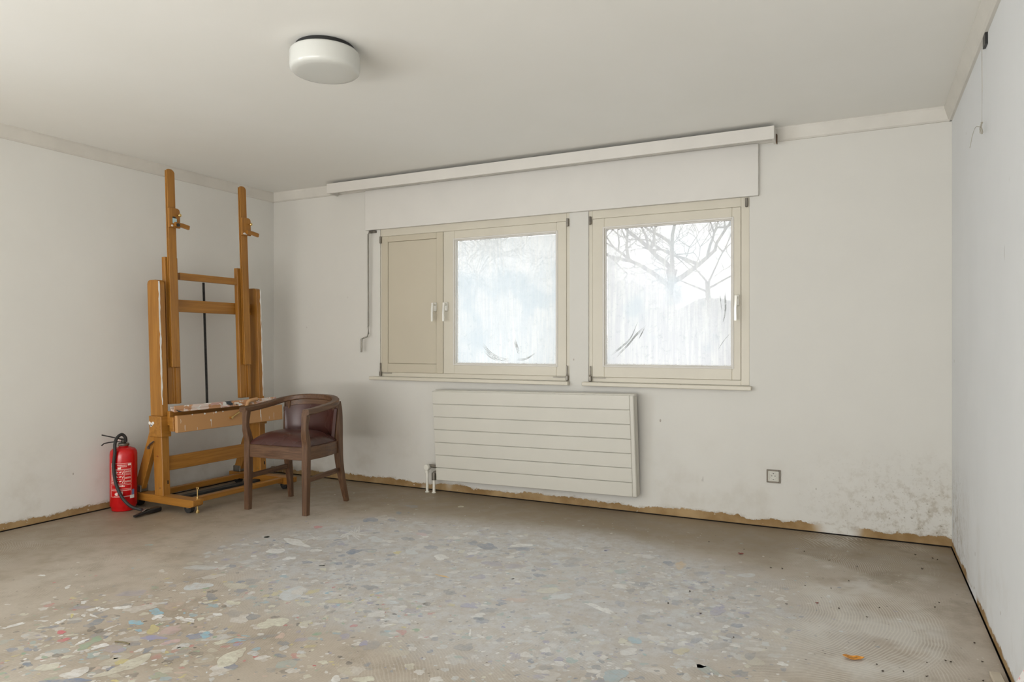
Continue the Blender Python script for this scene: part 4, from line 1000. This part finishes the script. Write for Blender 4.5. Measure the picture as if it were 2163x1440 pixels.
bm = bmesh.new(); sweep(bm, spline([(-.200, .170, .412), (0, .19, .412), (.200, .170, .412)], 6), rect(.024, .088, .003)); lobj('seat_rail', bm, M['chairwood_x'], ch)
# seat cushion: domed
bm = bmesh.new(); n = 22; g = {}
for i in range(n+1):
    for j in range(n+1):
        u = i/n*2-1; v = j/n*2-1; x = u*.243*(1-.06*max(v, 0)); y = -.212+(v+1)/2*.372
        if v < -.6: y += .0
        e = (1-abs(u)**3.2)*(1-abs(v)**3.2); g[i, j] = bm.verts.new((x, y, .4585+.080*max(e, 0)**.6+.008))
for i in range(n):
    for j in range(n): bm.faces.new((g[i, j], g[i+1, j], g[i+1, j+1], g[i, j+1]))
r = bmesh.ops.extrude_face_region(bm, geom=list(bm.faces)); vs = [e for e in r['geom'] if isinstance(e, bmesh.types.BMVert)]
for v in vs: v.co.z = .4565
bmesh.ops.recalc_face_normals(bm, faces=bm.faces); lobj('seat', bm, M['leather'], ch, smooth=True)

# ------------------------------------------------------------------ fire extinguisher
EX, EY, ER = .125, -1.515, .086
ex = thing('fire_extinguisher', (EX, EY, 0), 'red fire extinguisher with black hose standing on the floor against the left wall', 'extinguisher')
bm = bmesh.new(); lathe(bm, [(.066, .0), (.074, .004), (.080, .030), (ER, .038), (ER, .390), (.083, .410), (.070, .427), (.045, .437), (.030, .441), (.030, .445)], (EX, EY, 0), 56)
obj('cylinder', bm, M['red'], ex, smooth=True)
bm = bmesh.new(); lathe(bm, [(.034, .4455), (.036, .448), (.036, .462), (.030, .466)], (EX, EY, 0), 28); bb(bm, EX-.014, EX+.014, EY-.014, EY+.014, .466, .490, .003); vb = obj('valve_body', bm, M['steel'], ex, smooth=True)
dirv = Vector((-.46, -.89, 0)).normalized()    # handles point to the left of the viewer
def hp(a, z, s=0): return Vector((EX, EY, 0))+dirv*a+Vector((-dirv.y, dirv.x, 0))*s+Vector((0, 0, z))
bm = bmesh.new(); sweep(bm, [hp(-.02, .488), hp(.03, .497), hp(.075, .512), hp(.132, .530)], rect(.022, .007, .002)); obj('lever', bm, M['black'], vb)
bm = bmesh.new(); sweep(bm, [hp(0, .474), hp(.05, .477), hp(.09, .475), hp(.118, .470), hp(.134, .456)], rect(.022, .006, .002)); obj('carry_handle', bm, M['black'], vb)
bm = bmesh.new(); tube(bm, [hp(.02, .484, -.02), hp(.02, .484, .02)], .005, 8); lathe(bm, [(.011, 0), (.011, .004)], hp(.03, .485, .0), 12, 'Y'); obj('safety_pin', bm, M['labelwhite'], vb)
# label: printed panel on the curved face, turned to the viewer
ad = math.atan2(CAM.y-EY, CAM.x-EX)
def lab(bm, s0, s1, z0, z1, off=.0006):
    """patch on the cylinder: s = arc length to the viewer's right of the centre line"""
    n = max(1, int(abs(s1-s0)/.008)); vs = []
    for i in range(n+1):
        s = s0+(s1-s0)*i/n; a = ad+s/ER
        for rr_ in (ER+.0001, ER+off): vs.append([bm.verts.new((EX+rr_*math.cos(a), EY+rr_*math.sin(a), z)) for z in (z0, z1)])
    for i in range(n):
        a0, b0, a1, b1 = vs[2*i], vs[2*i+1], vs[2*i+2], vs[2*i+3]
        bm.faces.new((b0[0], b1[0], b1[1], b0[1])); bm.faces.new((b0[1], b1[1], a1[1], a0[1])); bm.faces.new((a0[0], a1[0], b1[0], b0[0]))
def rectline(bm, s0, s1, z0, z1, w=.0016):
    lab(bm, s0, s1, z0, z0+w); lab(bm, s0, s1, z1-w, z1); lab(bm, s0, s0+w, z0+w, z1-w); lab(bm, s1-w, s1, z0+w, z1-w)
bm = bmesh.new(); L0, L1 = -.086, .049
for (z0, z1) in ((.293, .335), (.194, .290), (.150, .188), (.104, .148)): rectline(bm, L0, L1, z0, z1)
lab(bm, .026, .047, .318, .331); lab(bm, L0+.003, L0+.012, .309, .327); lab(bm, -.036, -.016, .296, .308)
rl = random.Random(5)
for k, z in enumerate((.322, .316, .309)):
    s = -.04+.01*k
    while s < .018: w = rl.uniform(.003, .008); lab(bm, s, min(s+w, .02), z, z+.0028); s += w+.0018
lab(bm, .004, .0055, .196, .288); lab(bm, -.052, .004, .258, .2594); lab(bm, -.052, .004, .226, .2274); lab(bm, -.053, -.0515, .196, .288)
for s0, s1, za, zb in ((.009, .046, .198, .286), (L0+.004, -.056, .198, .286)):       # lines of small print
    z = zb
    while z > za:
        s = s0; gap = rl.random() < .22
        while s < s1 and not gap: w = rl.uniform(.002, .006); lab(bm, s, min(s+w, s1), z-.0022, z); s += w+.0015
        z -= .0042
for zc in (.273, .242, .211):                                                       # pictograms of a hand, a jet and a flame
    lab(bm, -.046, -.041, zc-.008, zc+.008); lab(bm, -.041, -.032, zc-.002, zc+.002); lab(bm, -.026, -.018, zc-.004, zc+.004); lab(bm, -.018, -.012, zc-.001, zc+.007)
    lab(bm, -.008, -.004, zc-.010, zc-.002); lab(bm, -.004, .000, zc-.005, zc+.009)
for s, w in ((-.036, .006), (-.028, .007), (-.019, .007), (-.010, .008), (.0, .007)): lab(bm, s, s+w, .174, .183+rl.uniform(-.002, .002))
s = L0+.008
while s < .044: w = rl.uniform(.003, .008); lab(bm, s, min(s+w, .045), .158, .1605); s += w+.0016
lab(bm, -.056, -.050, .118, .130); lab(bm, -.050, -.036, .115, .136); lab(bm, -.030, -.004, .122, .142)
s = -.06
while s < .04: w = rl.uniform(.003, .007); lab(bm, s, min(s+w, .041), .1075, .110); s += w+.0016
obj('printed_label', bm, M['labelwhite'], ex)
bm = bmesh.new(); lab(bm, .040, .072, .090, .112, .0009); obj('paper_sticker', bm, M['labelpaper'], ex)
bm = bmesh.new(); lab(bm, .054, .072, .113, .150, .0009); obj('blue_sticker', bm, M['labelblue'], ex)
# hose
vr = Vector((.894, .447, 0)); vf = Vector((.447, -.894, 0))      # viewer's right; towards the viewer
def hq(r_, f_, z): return Vector((EX, EY, 0))+vr*r_+vf*f_+Vector((0, 0, z))
hose = spline([hq(.022, .010, .475), hq(.022, .017, .505), hq(.006, .032, .528), hq(-.010, .060, .510), hq(-.010, .088, .470), hq(-.004, .101, .410), hq(-.012, .1005, .315), hq(.004, .1005, .200), hq(.050, .105, .105), hq(.110, .108, .048), hq(.170, .100, .024), Vector((.362, -1.530, .020)), Vector((.402, -1.546, .022))], 8)
bm = bmesh.new(); tube(bm, hose, .0105, 12, up=(.3, .2, 1)); h_ = obj('hose', bm, M['rubber'], ex, smooth=True)
na = Vector((.419, -1.640, .012)); nb = Vector((.392, -1.438, .020))
bm = bmesh.new(); sweep(bm, [na, na.lerp(nb, .4)+Vector((0, 0, .004)), na.lerp(nb, .55)+Vector((0, 0, .006)), nb], rect(.042, .028, .006), radii=[.5, .7, 1.05, 1.1]); nz = obj('nozzle', bm, M['black'], h_, smooth=True)
bm = bmesh.new(); m_ = na.lerp(nb, .45)+Vector((0, 0, .014)); sweep(bm, [m_+Vector((-.012, -.02, -.004)), m_+Vector((0, 0, .014)), m_+Vector((.0, .022, .012))], rect(.030, .006, .001)); obj('clip', bm, M['steel'], h_)

# ------------------------------------------------------------------ wall hook, wire and floor finds
hk = bmesh.new(); prism(hk, [(-.030, -.035), (.030, -.035), (.030, .012), (-.030, .012)], (RW-.0105, -1.245, 2.408), (0, 1, 0), (0, 0, 1), (.010, 0, 0)); tag(obj('picture_hook', hk, M['black']), 'small black metal hook plate high on the right wall below the cornice', 'hook')
bm = bmesh.new(); hx = RW-.013
tube(bm, [(hx-.001, -1.222, 2.376), (hx-.001, -1.223, 2.30), (hx, -1.222, 2.2), (hx-.001, -1.223, 2.07)], .0011, 6)
lp = [(hx-.004+.004*math.sin(k*1.3), -1.232+.020*math.cos(k*.7)*(1+.2*math.sin(k)), 2.045+.024*math.sin(k*.7)) for k in range(28)]
tube(bm, lp, .0012, 6, up=(1, 0, 0))
tube(bm, spline([(hx-.004, -1.240, 2.045), (hx-.03, -1.30, 2.035), (hx-.05, -1.37, 1.99), (hx-.065, -1.415, 1.925)], 6), .0011, 6)
tag(obj('hanging_wire', bm, M['wirem']), 'thin knotted wire hanging from the black hook on the right wall', 'wire')
def leaf(name, c, L, w, rz, mt, label, curl=.35, group=None, cat='leaf'):
    bm = bmesh.new(); n = 10; top = []
    for i in range(n+1):
        t = i/n; ww = w*math.sin(PI*min(1, t*1.02+.02))**.7*(1+.15*math.sin(9*t)); z = .003+curl*L*(t-.5)**2+.001*math.sin(12*t)
        top.append([bm.verts.new((L*(t-.5), -ww, z+.25*ww)), bm.verts.new((L*(t-.5), 0, z)), bm.verts.new((L*(t-.5), ww, z+.25*ww))])
    for i in range(n):
        for k in range(2): bm.faces.new((top[i][k], top[i+1][k], top[i+1][k+1], top[i][k+1]))
    r = bmesh.ops.extrude_face_region(bm, geom=list(bm.faces)); bmesh.ops.translate(bm, vec=(0, 0, -.0016), verts=[e for e in r['geom'] if isinstance(e, bmesh.types.BMVert)])
    zmin = min(v.co.z for v in bm.verts)
    for v in bm.verts: v.co.z += .0012-zmin
    bmesh.ops.recalc_face_normals(bm, faces=bm.faces); o = obj(name, bm, mt, smooth=True); o.location = c; o.rotation_euler = (0, 0, rz); return tag(o, label, cat, group)
M['orange'] = plain('orange_leaf', (.62, .25, .02), .5, var=.4, scale=60); M['redleaf'] = plain('red_leaf', (.22, .04, .03), .6, var=.3, scale=60); M['crumb'] = plain('dark_crumb', (.07, .05, .035), .8, var=.4, scale=50); M['twig'] = plain('dry_twig', (.16, .13, .07), .8)
leaf('dry_leaf', (4.703, -1.808, 0), .074, .017, .25, M['orange'], 'curled orange dry leaf on the floor at the lower right', .5)
leaf('dry_leaf', (4.135, -.661, 0), .030, .007, .1, M['redleaf'], 'small dark red leaf on the floor near the window wall, right of the radiator', .4)
leaf('dry_leaf', (4.552, -1.27, 0), .016, .004, .4, M['redleaf'], 'tiny red leaf scrap on the combed glue swirls', .4)
bm = bmesh.new(); tube(bm, spline([(2.140, -2.930, .004), (2.175, -2.922, .006), (2.210, -2.919, .004)], 5), .0028, 6); tag(obj('dry_twig', bm, M['twig']), 'short dark twig lying on the paint-spattered floor at lower left', 'twig')
rc = random.Random(11)
for i in range(38):
    if i < 22:
        y = rc.uniform(-2.0, -.25); x = RW-.05-abs(rc.gauss(0, .16)); lb = 'dark leaf crumb on the floor beside the right wall'; gp = 'dark crumbs beside the right wall'
    else:
        x = rc.uniform(3.9, 4.75); y = rc.uniform(-1.9, -.45); lb = 'dark leaf crumb on the bare floor between the painted area and the right corner'; gp = 'dark crumbs on the right half of the floor'
    leaf('leaf_crumb', (x, y, 0), rc.uniform(.006, .016), rc.uniform(.0016, .0038), rc.uniform(0, PI), M['crumb'], lb, .5, gp, 'debris')
# white printed paper sack leaning at the right wall, and a wood offcut
def print_mat():
    t = NT('pink_printed_paper'); p = t.coord(); v = t.vor(t.coord(scale=(40, 40, 26)), 1.0); n = t.noise(p, 60, 3)
    lines = t.math('SINE', t.math('MULTIPLY', t.xyz(p)[2], 190)); f = t.math('MULTIPLY', t.ramp(lines, .0, .3), t.ramp(n, .5, .56))
    t.bsdf(t.mix(t.math('MULTIPLY', f, .6), (.84, .80, .77), (.78, .22, .24)), .6); return t.m
M['print'] = print_mat()
sk = thing('paper_sack', (5.13, -2.33, 0), 'white sack with faint pink print standing against the right wall, cut by the frame corner', 'sack')
bm = bmesh.new(); prism(bm, [(-.06, 0), (.045, 0), (.035, .22), (.0, .285), (-.03, .22)], (5.135, -2.62, 0.0005), (1, 0, 0), (0, 0, 1), (0, .30, 0), bev=.008); obj('body', bm, M['print'], sk)
bm = bmesh.new(); bb(bm, 5.127, 5.143, -2.60, -2.34, .2865, .298, .003); obj('seam', bm, M['twig'], sk)
bm = bmesh.new(); box(bm, (5.150, -1.86, .008), (.034, .26, .014), .002, rot=Matrix.Rotation(.03, 3, 'Z')); tag(obj('wood_offcut', bm, M['offcut']), 'short pale wood offcut on the floor beside the sack at the right wall', 'offcut')
